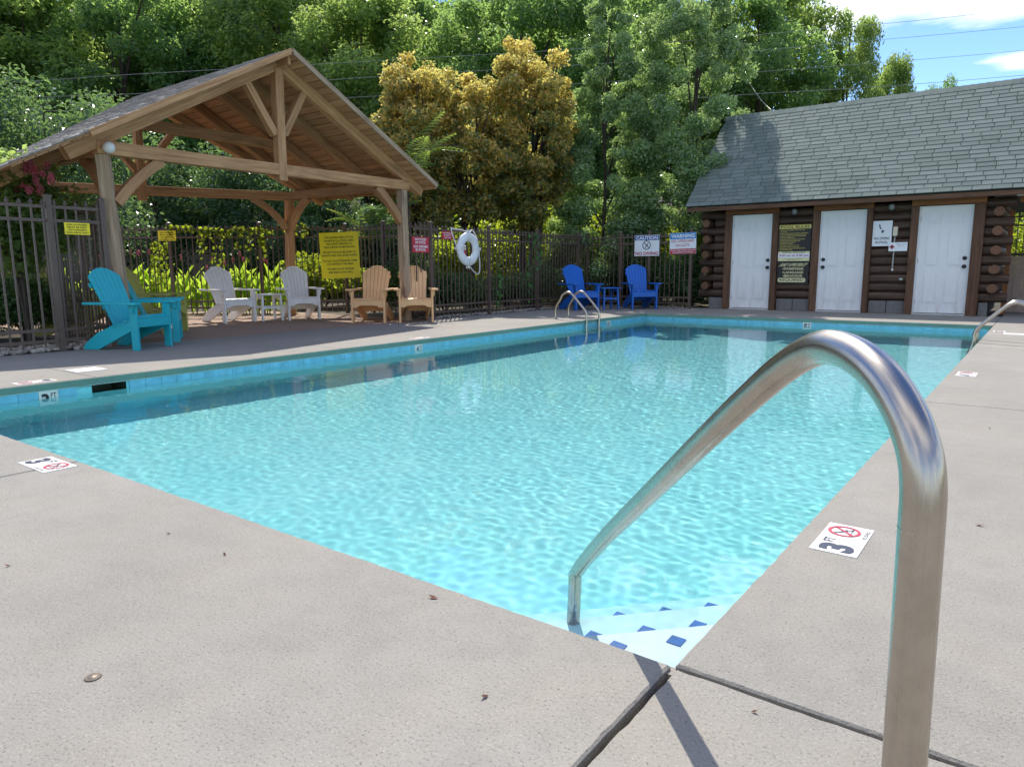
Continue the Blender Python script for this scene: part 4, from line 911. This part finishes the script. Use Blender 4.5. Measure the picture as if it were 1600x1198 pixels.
chair((-10.75, 3.22), 34, OLIVE, 'scallop', 'olive green adirondack chair seen through the pickets left of the turquoise chair', 'olive adirondack chairs')
chair((-11.15, 5.90), -4, PLWS, 'scallop', 'white adirondack chair left of the small white table', 'white adirondack chairs')
chair((-10.68, 7.06), -24, PLWS, 'scallop', 'white adirondack chair between the white table and the large yellow notice', 'white adirondack chairs')
chair((-8.97, 7.33), -56, ORANG, 'scallop', 'tan orange adirondack chair nearer the large yellow notice', 'tan adirondack chairs', 1.02)
chair((-8.40, 7.80), -42, ORANG, 'scallop', 'tan orange adirondack chair standing before the right pavilion post', 'tan adirondack chairs', 1.02)
chair((-7.80, 12.46), -31, BLUEP, 'arc', 'blue adirondack chair left of the blue table, behind the ladder', 'blue adirondack chairs')
chair((-6.87, 13.58), -46, BLUEP, 'arc', 'blue adirondack chair right of the blue table, below the caution sign', 'blue adirondack chairs')
def table(loc, hd, m, label, s=.46, h=.475):
    T = thing('side_table', (*loc, 0), label, 'side table', None, R(hd)); B = dict(parent=T, world=False)
    for k in range(5): MB().box(((k - 2) * s * .2, 0, h), (s * .19, s * 1.06, .022)).build('top_slat', m, bevel=.003, **B)
    for sx in (-1, 1):
        for sy in (-1, 1): MB().beam((sx * (s * .40), sy * (s * .40), 0), (sx * s * .36, sy * s * .36, h - .012), .035, .045).build('leg', m, **B)
        MB().prism([(-s * .34, -.03), (-s * .34, .03), (-s * .15, .022), (s * .15, .022), (s * .34, .03), (s * .34, -.03), (s * .15, -.015), (-s * .15, -.015)], (sx * s * .38, 0, .24), (0, 1, 0), (0, 0, 1), .022).build('stretcher', m, **B)
        MB().beam((-s * .36, sx * s * .36, h - .045), (s * .36, sx * s * .36, h - .045), .022, .06).build('apron', m, **B)
    return T
table((-10.86, 6.50), -14, PLWS, 'small white slatted side table between the two white chairs')
table((-7.42, 13.05), -35, BLUEP, 'small blue slatted side table between the two blue chairs')

# ------------------------------------------------------------------ vegetation
def leafset(P, N, Ls, Ws, droop=.0):
    """one folded four-corner leaf per point"""
    n = len(P); N = N / np.linalg.norm(N, axis=1)[:, None]
    A = rng.normal(size=(n, 3)); A[:, 2] -= droop; A -= N * (A * N).sum(1)[:, None]; A /= np.linalg.norm(A, axis=1)[:, None]; B = np.cross(N, A)
    s = rng.uniform(.65, 1.25, n)[:, None]; L2, W2 = Ls * s / 2, Ws * s / 2
    V = np.stack([P - A * L2, P + B * W2 + N * W2 * .35, P + A * L2 - N * L2 * .25, P - B * W2 + N * W2 * .35], 1)
    return V.reshape(-1, 3), np.arange(4 * n).reshape(-1, 4)
def crown_mesh(name, cl, count, Ls, Ws, mat, up=.55, tonez=0., droop=.2, flat=.8, spread=.55, rw=.55):
    """leaves gathered round clumps CL: rows x, y, z, radius"""
    cl = np.asarray(cl); w = cl[:, 3] ** 2; pick = rng.choice(len(cl), count, p=w / w.sum())
    d = rng.normal(size=(count, 3)); d /= np.linalg.norm(d, axis=1)[:, None]
    r = cl[pick, 3] * (.30 + .70 * rng.random(count) ** .5) * rng.uniform(.75, 1.18, count)
    P = cl[pick, :3] + d * r[:, None] * np.array([1, 1, flat])
    N = d * .55 + np.array([0, 0, up]) + rng.normal(size=(count, 3)) * spread
    V, F = leafset(P, N, Ls, Ws, droop)
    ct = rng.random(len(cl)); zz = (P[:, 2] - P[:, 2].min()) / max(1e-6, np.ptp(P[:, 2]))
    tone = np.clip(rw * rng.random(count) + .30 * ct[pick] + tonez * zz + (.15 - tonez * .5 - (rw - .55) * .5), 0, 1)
    return npmesh(name, V, F, mat, False, np.repeat(tone, 4))
def round_clumps(n, rx, ry, z0, z1, r0, r1, seed):
    q = np.random.default_rng(seed); out = []
    zc, rz = (z0 + z1) / 2, (z1 - z0) / 2
    lob = q.normal(size=(5, 3)); lob /= np.linalg.norm(lob, axis=1)[:, None]
    for k in range(n):
        d = q.normal(size=3); d /= np.linalg.norm(d); f = q.uniform(.25, 1) ** .45 * (.80 + .28 * max(0, (lob @ d).max()) ** 2)
        out.append((d[0] * rx * f, d[1] * ry * f, zc + d[2] * rz * f, q.uniform(r0, r1)))
    return out
def cone_clumps(n, R_, z0, z1, r0, r1, seed, p=.62):
    q = np.random.default_rng(seed); out = []
    for k in range(n):
        t_ = q.random() ** 1.25; a = q.uniform(0, 6.283); rr = R_ * min(1, .66 + 1.3 * t_) * (1 - t_) ** p * q.uniform(.35, 1.0) ** .5 + .03
        out.append((rr * math.cos(a), rr * math.sin(a), z0 + (z1 - z0) * t_, (r0 + (r1 - r0) * q.random()) * (1 - .55 * t_)))
    return out
def trunk_mesh(name, H, r, cl, seed, nb=9, lean=.25, multi=1):
    q = np.random.default_rng(seed); mb = MB(); cl = sorted(cl, key=lambda c: c[2])
    for m_ in range(multi):
        a = q.uniform(0, 6.28); off = Vector((math.cos(a), math.sin(a), 0)) * (r * 1.6 if multi > 1 else 0)
        tp = Vector((q.normal() * lean, q.normal() * lean, H)) + off * 4; pts = [off.lerp(tp, k / 7) + Vector((q.normal() * .05 * H * .1, q.normal() * .05 * H * .1, 0)) * (k > 0) for k in range(8)]
        mb.tube(pts, [r * (1.25 - .15 * k if k < 2 else 1 - .11 * k) for k in range(8)], 8)
        for k in range(nb):
            c = cl[int((k + .5) / nb * len(cl))]; f = max(.12, min(.85, (c[2] / H) * .62)); b = Vector((0, 0, 0)) + pts[0].lerp(tp, f); e = Vector(c[:3])
            mid = b.lerp(e, .5) + Vector((0, 0, .12 * (e - b).length)); mb.tube([b, mid, e], [r * .42, r * .26, r * .08], 5, cap=False)
    return mb.mesh(name, BARK)
def plant(name, loc, label, cat, group, tm, cm, rz=0, sc=(1, 1, 1), cname='crown', tname='trunk'):
    T = thing(name, loc, label, cat, group, rz); T.scale = sc
    if tm: inst(tname, tm, T, Matrix.Identity(4))
    inst(cname, cm, T, Matrix.Identity(4)); return T

GF = leafmat('leaf_forest', (.024, .068, .040), (.090, .168, .072), (.54, .80, .20), .47, .38)
GF2 = leafmat('leaf_forest_light', (.034, .080, .036), (.120, .190, .070), (.64, .84, .20), .49, .38)
GD = leafmat('leaf_dark', (.026, .070, .046), (.085, .150, .082), (.30, .48, .13), .38, .32, .5)
GH = leafmat('leaf_holly', (.050, .120, .062), (.250, .340, .170), (.58, .80, .24), .40, .18, .8)
GP = leafmat('leaf_bronze', (.028, .062, .028), (.50, .27, .075), (.86, .78, .20), .44, .28, .6, mid=(.12, .185, .060))
GY = leafmat('leaf_sunny', (.055, .100, .012), (.165, .215, .020), (.62, .74, .05), .48, .4)
GS = leafmat('leaf_shrub', (.022, .062, .028), (.075, .140, .050), (.30, .50, .09), .36, .30, .5)
GC = leafmat('leaf_canna', (.060, .140, .014), (.130, .235, .026), (.70, .95, .08), .52, .35, .5)

# background forest: five crowns, copied
fv = []
for k in range(5):
    cl = round_clumps(78, 3.1, 3.1, 1.6, 13.0, .55, 1.15, 40 + k) + round_clumps(14, 2.2, 2.2, .8, 4.5, .6, 1.0, 90 + k)
    fv.append((trunk_mesh('trunk', 11.5, .20, cl, 60 + k), crown_mesh('crown', cl, 34000, .205, .125, (GF, GF2, GF, GF2, GF)[k])))
spots = []
for d, px0, st, n_ in ((34.5, -290, 124, 12), (41, -220, 138, 11), (49, -330, 160, 10)):
    for k in range(n_):
        spots.append((px0 + st * k + rnd.uniform(-28, 28), d + rnd.uniform(-2, 2)))
bl = ['broad leafy forest tree behind the power lines, deep green', 'tall forest tree with a lighter yellow green crown']
ft = []
for i, (px, d) in enumerate(spots):
    p = at(px, 420, d); z = hill(p); k = (i * 3 + int(d)) % 5
    if px > 1120: continue
    topy = -40 if px < 1200 else -25
    if abs(px - 692) < 70: topy = 35
    if abs(px - 1095) < 45: topy = 28
    want = .918 + (421 - topy) / FPX * d - z; sz = max(.75, want / 13.3) * rnd.uniform(.96, 1.16)
    side = 'far left edge' if px < -20 else 'above the left pavilion roof' if px < 300 else 'behind the pavilion peak' if px < 520 else 'between pavilion peak and bronze trees' if px < 690 else 'above the bronze trees' if px < 900 else 'above the slender holly' if px < 1030 else 'behind the wide holly' if px < 1170 else 'by the open sky'
    row = 'front' if d < 37.7 else 'middle' if d < 45 else 'farthest'
    lab = f"{'light' if k in (1, 3) else 'deep'} green forest tree, {row} row, {side}"
    ft.append((lab, px, plant('forest_tree', (p.x, p.y, z - .1), lab, 'tree', 'forest trees on the hillside', fv[k][0], fv[k][1], rnd.uniform(0, 6.28), (sz * rnd.uniform(.92, 1.12), sz * rnd.uniform(.92, 1.12), sz))))
for lb in {x[0] for x in ft}:
    same = sorted([x for x in ft if x[0] == lb], key=lambda x: x[1]); wd_ = {2: ('left', 'right'), 3: ('left', 'middle', 'right')}.get(len(same), ())
    for x, w_ in zip(same, wd_): x[2]['label'] = f'{lb}, {w_} one of {len(same)}'
for px, topy, d, wd, k, lab in ((1178, -30, 33, .92, 0, 'tall dark tree at the edge of the open sky behind the bathhouse'), (1306, 18, 35, .44, 1, 'lighter loose tree standing against the sky right of the tall dark tree'), (1368, 74, 36, .40, 3, 'small loose crown against the sky above the bathhouse ridge'), (1455, 124, 38, .36, 2, 'smallest treetop just showing over the bathhouse ridge'), (1560, 190, 38, .5, 1, 'treetop hidden mostly behind the right part of the bathhouse roof'), (1205, -15, 37, .85, 1, 'bright tall tree between the holly and the open sky')):
    p = at(px, 420, d); z = hill(p); want = .918 + (421 - topy) / FPX * d - z
    plant('forest_tree', (p.x, p.y, z - .1), lab, 'tree', 'forest trees on the hillside', fv[k][0], fv[k][1], px * .7, (wd, wd, want / 13.4))

def one_tree(name, px, topy, d, hw, mat, kind, n, Ls, Ws, lab, seed, group=None, z0=.6, multi=1, tonez=0., nc=46, r=None, up=.55, rw=.55):
    p = at(px, 420, d); H = .918 + (421 - topy) / FPX * d; W_ = hw / FPX * d
    r0 = r or W_ * .30
    cl = cone_clumps(nc, W_, z0, H - r0 * .35, r0 * .8, r0 * 1.25, seed) if kind == 'cone' else round_clumps(nc, W_ * .85, W_ * .85, z0, H - r0 * .5, r0 * .75, r0 * 1.3, seed)
    return plant(name, (p.x, p.y, 0), lab, 'tree', group, trunk_mesh('trunk', H * .8, .07 if H < 7 or kind == 'cone' else .10, cl, seed + 1, 12, .15, multi), crown_mesh('crown', cl, n, Ls, Ws, mat, up, tonez, rw=rw))
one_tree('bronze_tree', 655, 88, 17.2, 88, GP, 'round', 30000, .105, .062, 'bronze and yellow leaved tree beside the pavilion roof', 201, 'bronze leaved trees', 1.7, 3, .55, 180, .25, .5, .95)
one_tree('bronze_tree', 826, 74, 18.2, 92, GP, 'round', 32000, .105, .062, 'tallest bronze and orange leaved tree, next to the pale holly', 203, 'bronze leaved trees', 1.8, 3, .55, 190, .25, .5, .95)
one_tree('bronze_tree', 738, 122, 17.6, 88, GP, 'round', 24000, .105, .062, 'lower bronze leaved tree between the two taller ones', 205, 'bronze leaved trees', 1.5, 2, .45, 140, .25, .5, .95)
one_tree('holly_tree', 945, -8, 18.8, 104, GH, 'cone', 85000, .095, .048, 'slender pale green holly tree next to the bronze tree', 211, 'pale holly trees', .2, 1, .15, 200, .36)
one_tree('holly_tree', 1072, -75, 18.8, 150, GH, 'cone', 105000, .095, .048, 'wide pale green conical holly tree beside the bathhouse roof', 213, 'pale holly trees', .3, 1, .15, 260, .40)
for px, ty, d, hw, lab in ((95, 92, 19.5, 150, 'dark rounded evergreen left of the pavilion roof'), (-95, 40, 18, 130, 'dark evergreen at the left edge behind the fence'), (250, 185, 24, 110, 'dark evergreen seen under the pavilion roof at the left'), (395, 215, 24, 105, 'dark evergreen behind the vine and white chairs'), (520, 235, 23.5, 95, 'dark evergreen behind the large yellow notice'), (600, 325, 19.5, 62, 'dark evergreen behind the right pavilion post')):
    one_tree('evergreen_tree', px, ty, d, hw, GD, 'round', 15000, .15, .085, lab, 300 + px, 'dark evergreen trees', .3, 1, .1, 60)
# shrubs
def shrub(name, loc, w, h, mat, n, Ls, Ws, lab, seed, group=None, z0=.05, up=.5):
    r0 = min(w, h) * .26; cl = round_clumps(26, w * .42, w * .42, z0 + r0 * .6, h - r0 * .7, r0 * .8, r0 * 1.2, seed); mb = MB()
    for k in range(6): c = cl[k]; mb.tube([(0, 0, -.02), (c[0] * .3, c[1] * .3, c[2] * .5), c[:3]], [.018, .013, .005], 5, cap=False)
    T = thing(name, (loc[0], loc[1], -.01), lab, 'shrub', group); inst('stem', mb.mesh('stem', BARK), T, Matrix.Identity(4)); inst('foliage', crown_mesh('foliage', cl, n, Ls, Ws, mat, up), T, Matrix.Identity(4)); return T
for i, (y, w, h, lab) in enumerate(((8.75, 1.3, 1.35, 'dark green shrub behind the fence below the no food sign'), (9.75, 1.4, .95, 'dark green shrub behind the fence below the life ring'), (10.85, 1.2, .75, 'low green shrub behind the fence right of the life ring'), (11.9, 1.3, .95, 'dark green shrub behind the third fence post on the right'), (13.1, 1.4, 1.15, 'dark green shrub behind the fence left of the blue chairs'))):
    shrub('garden_shrub', (FX - .85, y), w, h, GS, 4200, .085, .048, lab, 400 + i, 'shrubs along the right fence')
for i, (x, w, h, lab) in enumerate(((-8.4, 1.4, 1.5, 'dark hedge shrub in the fence corner behind the left blue chair'), (-7.45, 1.4, 1.45, 'dark hedge shrub behind the blue table'), (-6.55, 1.4, 1.35, 'dark hedge shrub behind the right blue chair'), (-6.3, .8, 1.5, 'glossy hedge shrub next to the log corner'))):
    shrub('hedge_shrub', (x, 15.0 + .25 * (i % 2)), w, h, GS, 4800, .10, .05, lab, 420 + i, 'hedge behind the blue chairs')
for i, (px, d, w, h, lab) in enumerate(((765, 20, 2.8, 3.0, 'sunlit yellow green shrub seen between the bronze trunks'), (872, 20.5, 3.0, 3.0, 'sunlit yellow green shrub left of the blue chairs, beyond the fence'), (985, 21, 2.8, 2.7, 'sunlit yellow green shrub beyond the caution sign'), (1110, 21, 2.2, 2.6, 'sunlit yellow green shrub glimpsed left of the log corner'), (690, 19.6, 2.4, 2.2, 'sunlit yellow green shrub behind the no food sign'), (505, 17.2, 2.2, 1.35, 'sunlit low shrub behind the large yellow notice'), (1600, 21.5, 3.2, 3.4, 'sunlit shrub beyond the tan privacy fence'))):
    p = at(px, 430, d); shrub('sunny_shrub', (p.x, p.y), w, h, GY, 4200, .13, .085, lab, 440 + i, 'sunlit shrubs beyond the fences')
for i, (px, d, w, h, lab) in enumerate(((35, 9.9, 1.3, .95, 'low dark shrub behind the front fence at the left edge'), (-60, 9.4, 1.2, 1.0, 'low dark shrub just outside the left edge'), (110, 11.6, 1.2, .7, 'low dark shrub behind the fence beside the turquoise chair'))):
    p = at(px, 500, d); shrub('garden_shrub', (p.x, p.y), w, h, GS, 4200, .075, .045, lab, 460 + i, 'shrubs behind the left fence')
# crape myrtle by the left roof corner
p = at(28, 300, 9.15); cl = round_clumps(40, .60, .60, .9, 2.45, .20, .32, 480)
T = plant('flowering_shrub', (p.x, p.y, 0), 'tall flowering shrub with pink blossom at the left roof corner', 'shrub', None, trunk_mesh('trunk', 1.8, .03, cl, 481, 8, .1, 3), crown_mesh('crown', cl, 8000, .085, .05, GF2, .5))
fl_ = []
for k in range(150):
    d = rng.normal(size=3); d /= np.linalg.norm(d); fl_.append(d * rng.uniform(.02, .07) * np.array([1, 1, 1.5]))
V_, F_2 = leafset(np.array(fl_), rng.normal(size=(150, 3)), .035, .03); flm = npmesh('flower_cluster', V_, F_2, PINKF)
for px, py in ((52, 258), (78, 262), (36, 272), (60, 285), (18, 283), (8, 292), (30, 300), (66, 300), (-10, 300), (84, 282), (12, 268), (45, 266), (58, 270), (70, 275), (40, 294), (24, 262), (2, 276), (50, 300), (14, 308), (-6, 288)):
    q_ = at(px - 4, py - 4, 8.72 + rnd.uniform(-.1, .15)); inst('flower_cluster', flm, T, Matrix.Translation(q_ - wloc(T)) @ Matrix.Rotation(rnd.uniform(0, 6), 4, 'Z') @ Matrix.Scale(rnd.uniform(.5, .9), 4))
# sumac with feathery fronds behind the right pavilion post
fr = MB(); nl = 13
for k in range(nl):
    u = k / (nl - 1); x = .15 + .85 * u; z = .16 * u - .42 * u * u
    for s_ in (-1, 1):
        l = .19 * math.sin(math.pi * (.15 + .8 * u)) + .03; fr.add([(x, 0, z), (x + l * .25, s_ * l * .5 , z - .01 + .012), (x + l * .45, s_ * l, z - .07 * l / .2), (x + l * .10 + .045, s_ * l * .55, z - .005)], [(0, 1, 2), (0, 2, 3)])
fr.tube([(0, 0, 0), (.4, 0, .035), (.7, 0, -.09), (1, 0, -.27)], [.008, .006, .004, .002], 4, cap=False)
frm = fr.mesh('frond', leafmat('leaf_sumac', (.08, .17, .04), (.08, .17, .04), (.75, .95, .15), .52, .35, .5))
for px, py, d, H, n_, lab in ((640, 430, 14.9, 3.05, 15, 'feathery bright green sumac rising beside the right end of the pavilion roof'), (583, 440, 15.3, 1.75, 10, 'lower feathery sumac behind the tan chairs')):
    p = at(px, py, d); T = thing('sumac', (p.x, p.y, 0), lab, 'shrub'); MB().tube([p * 1 - Vector((0, 0, p.z)), Vector((p.x + .05, p.y, H * .5)), Vector((p.x, p.y, H))], [.03, .024, .014], 6).build('stem', BARK, T)
    for k in range(n_): inst('frond', frm, T, Matrix.Translation((0, 0, H - .28 * (k // 5))) @ Matrix.Rotation(k * 2.4 + rnd.uniform(-.2, .2), 4, 'Z') @ Matrix.Rotation(-R(rnd.uniform(15, 55)), 4, 'Y') @ Matrix.Scale(rnd.uniform(1.0, 1.3), 4))
# canna lilies behind the back fence
cl_ = MB(); A_ = []
for k in range(6):
    u = k / 5; w = .068 * math.sin(math.pi * (.12 + .86 * u)) + .002; x = .10 * u * u + .02 * u; z = .50 * u - .05 * u * u
    A_.append([(x, -w, z + .015), (x + .012, 0, z), (x, w, z + .015)])
vs = [v for r_ in A_ for v in r_]; cl_.add(vs, [(3 * i + j, 3 * i + j + 1, 3 * i + 4 + j, 3 * i + 3 + j) for i in range(5) for j in (0, 1)]); clm = cl_.mesh('leaf', GC); at_ = clm.attributes.new('tone', 'FLOAT', 'POINT'); at_.data.foreach_set('value', np.full(len(vs), .6, 'f'))
cn = 0
for px, py in [(176 + 13.5 * k + rnd.uniform(-5, 5), rnd.choice((470, 478, 484))) for k in range(21)] + [(180 + 16 * k + rnd.uniform(-6, 6), rnd.choice((472, 480))) for k in range(16)] + [(4 + 15 * k + rnd.uniform(-5, 5), 486) for k in range(10)]:
    p = onf(px, py); p.z = 0; p += -nv * rnd.uniform(.35, 1.0); H = rnd.uniform(.85, 1.18)
    fl1 = rnd.random() < .42; cn += 1
    T = thing('canna_plant', (p.x, p.y, -.01), 'bright green broad leaved canna with a pink flower spike behind the back fence' if fl1 else 'bright green broad leaved canna without flowers behind the back fence', 'plant', 'flowering cannas behind the back fence' if fl1 else 'leafy cannas behind the back fence')
    MB().tube([(0, 0, 0), (.01, .01, H * .5), (rnd.uniform(-.03, .03), 0, H * (1.12 if fl1 else .8))], [.014, .011, .006], 5).build('stem', GC, T, world=False)
    for k in range(7): inst('leaf', clm, T, Matrix.Translation((0, 0, .04 + H * .085 * k)) @ Matrix.Rotation(k * 2.2 + rnd.uniform(-.4, .4), 4, 'Z') @ Matrix.Rotation(rnd.uniform(.02, .42), 4, 'Y') @ Matrix.Scale(rnd.uniform(.75, 1.1) * H, 4))
    if fl1:
        for k in range(2): inst('flower_cluster', flm, T, Matrix.Translation((0, 0, H * 1.10 + k * .05)) @ Matrix.Scale(rnd.uniform(.25, .5), 4))
# vine on the back fence
P_, Nn = [], []
def vine_pts(px0, px1, py0, py1, n, fall=1.):
    for _ in range(n):
        px = rnd.uniform(px0, px1); py = py0 + (py1 - py0) * rnd.random() ** fall; q_ = onf(px, py) + nv * rnd.uniform(-.05, .06); P_.append(q_); Nn.append(nv + Vector((rnd.gauss(0, .5), rnd.gauss(0, .5), .5 + rnd.gauss(0, .4))))
for k in range(17): x = 312 + 7.2 * k + rnd.uniform(-3, 3); vine_pts(x - 4, x + 4, 358, rnd.choice((372, 390, 405, 430, 462)), rnd.choice((6, 14, 26)), 1.5)
vine_pts(250, 420, 354, 366, 70); vine_pts(236, 263, 377, 450, 120, 1.); vine_pts(445, 480, 350, 372, 40); vine_pts(262, 300, 352, 362, 24); vine_pts(462, 500, 395, 432, 60)
V_, F_2 = leafset(np.array([tuple(p) for p in P_]), np.array([tuple(n) for n in Nn]), .088, .082, 1.2); c0 = onf(350, 480); c0.z = 0
T = thing('climbing_vine', c0, 'sunlit yellow green vine climbing and hanging on the back fence', 'vine')
inst('foliage', npmesh('foliage', V_ - np.array(c0), F_2, GY, False, np.repeat(rng.random(len(P_)), 4)), T, Matrix.Identity(4))
m = MB()
for a in ([(300, 480), (306, 430), (318, 390), (350, 362), (400, 358)], [(250, 470), (248, 420), (255, 380), (272, 366), (290, 372)], [(262, 362), (270, 370), (280, 378)], [(380, 485), (372, 430), (362, 390), (352, 360)], [(410, 480), (408, 420), (396, 366)], [(335, 362), (372, 352), (392, 346)]):
    m.tube(smooth_path([onf(*q_) + nv * .03 for q_ in a], 3), .006, 5)
m.build('stem', BARK, T)
P_, Nn = [], []
dvx = lambda y, z: Vector((FX + .03, y, z))
for y0, z0_, z1_ in ((10.45, .15, 1.0), (11.55, .2, 1.62), (11.9, .9, 1.6), (11.75, 1.1, 1.65)):
    for k in range(13): P_.append(dvx(y0 + rnd.uniform(-.09, .09), z0_ + (z1_ - z0_) * k / 12)); Nn.append(Vector((1, rnd.gauss(0, .4), .4)))
V_, F_2 = leafset(np.array([tuple(p) for p in P_]), np.array([tuple(n) for n in Nn]), .10, .10, 1.5); c0 = Vector((FX, 11.4, 0)); T = thing('climbing_vine', c0, 'thin green vine with heart shaped leaves on the fence right of the life ring', 'vine')
inst('foliage', npmesh('foliage', V_ - np.array(c0), F_2, leafmat('leaf_vine', (.05, .15, .03), (.08, .20, .04), (.2, .45, .06), .3), False, np.repeat(rng.random(len(P_)), 4)), T, Matrix.Identity(4))
m = MB()
for y0, z0_, z1_ in ((10.45, .0, 1.0), (11.6, .0, 1.62)): m.tube([dvx(y0 + .04 * math.sin(k), z0_ + (z1_ - z0_) * k / 6) for k in range(7)], .004, 4)
m.build('stem', BARK, T)
# pale stones along the fence foot
V_, F_2 = [], []
ico = bpy.data.meshes.new('t'); import bmesh; bm = bmesh.new(); bmesh.ops.create_icosphere(bm, subdivisions=1, radius=1); iv = np.array([v.co[:] for v in bm.verts]); itf = np.array([[v.index for v in f.verts] for f in bm.faces]); bm.free(); bpy.data.meshes.remove(ico)
def stones(x0, x1, y0, y1, n, s0=.018, s1=.042):
    for _ in range(n):
        s_ = rng.uniform(s0, s1) * np.array([1, rng.uniform(.7, 1.3), rng.uniform(.5, .8)]); v = iv * s_ * rng.uniform(.75, 1.2, (len(iv), 1)); a = rng.uniform(0, 6.28); c, s2 = math.cos(a), math.sin(a)
        v = np.stack([v[:, 0] * c - v[:, 1] * s2, v[:, 0] * s2 + v[:, 1] * c, v[:, 2]], 1) + np.array([rng.uniform(x0, x1), rng.uniform(y0, y1), rng.uniform(0, .03)]); F_2.append(itf + len(V_) * len(iv)); V_.append(v)
stones(FX - .55, FX + .03, -1.6, 2.62, 1500); stones(FX - .30, FX + .03, 8.3, 14.1, 1500, .012, .028); stones(-8.5, -5.9, 14.12, 14.4, 300, .012, .026)
o = bpy.data.objects.new('gravel', npmesh('gravel', np.concatenate(V_), np.concatenate(F_2), STONE)); COL.objects.link(o); o['kind'] = 'stuff'
# power lines crossing in front of the forest
def wire(pts, d, r, lab):
    P = [at(x, y, d) for x, y in pts]; T = thing('power_line', P[0], lab, 'power line', 'power lines before the forest'); MB().tube(smooth_path(P, 4), r, 5).build('cable', WIRE, T)
wire([(-300, 140), (0, 130), (200, 117), (560, 97), (960, 73), (1280, 46), (1485, 27), (1900, -22)], 25.5, .007, 'topmost power line crossing before the forest')
wire([(-300, 160), (0, 153), (250, 145), (560, 122), (960, 98), (1280, 71), (1600, 42), (1900, 10)], 25.5, .007, 'second power line from the top, crossing before the forest')
wire([(-300, 178), (0, 174), (185, 171), (560, 152), (870, 133), (1165, 114), (1440, 93), (1600, 79), (1900, 48)], 25.5, .007, 'third power line from the top, crossing before the forest')
wire([(-300, 208), (0, 207), (105, 205), (560, 190), (870, 170), (1165, 148), (1370, 136), (1600, 118), (1900, 92)], 25.5, .008, 'lowest power line crossing before the forest')
c0, c1 = at(1166, 122, 18.5), Vector((-4.85, 16.55, 4.45)); T = thing('service_drop', c1, 'pale service cable dropping from the holly tree to the bathhouse ridge', 'cable'); MB().tube(smooth_path([c0, c0.lerp(c1, .5) - Vector((0, 0, .1)), c1], 5), .005, 5).build('cable', PLW, T)
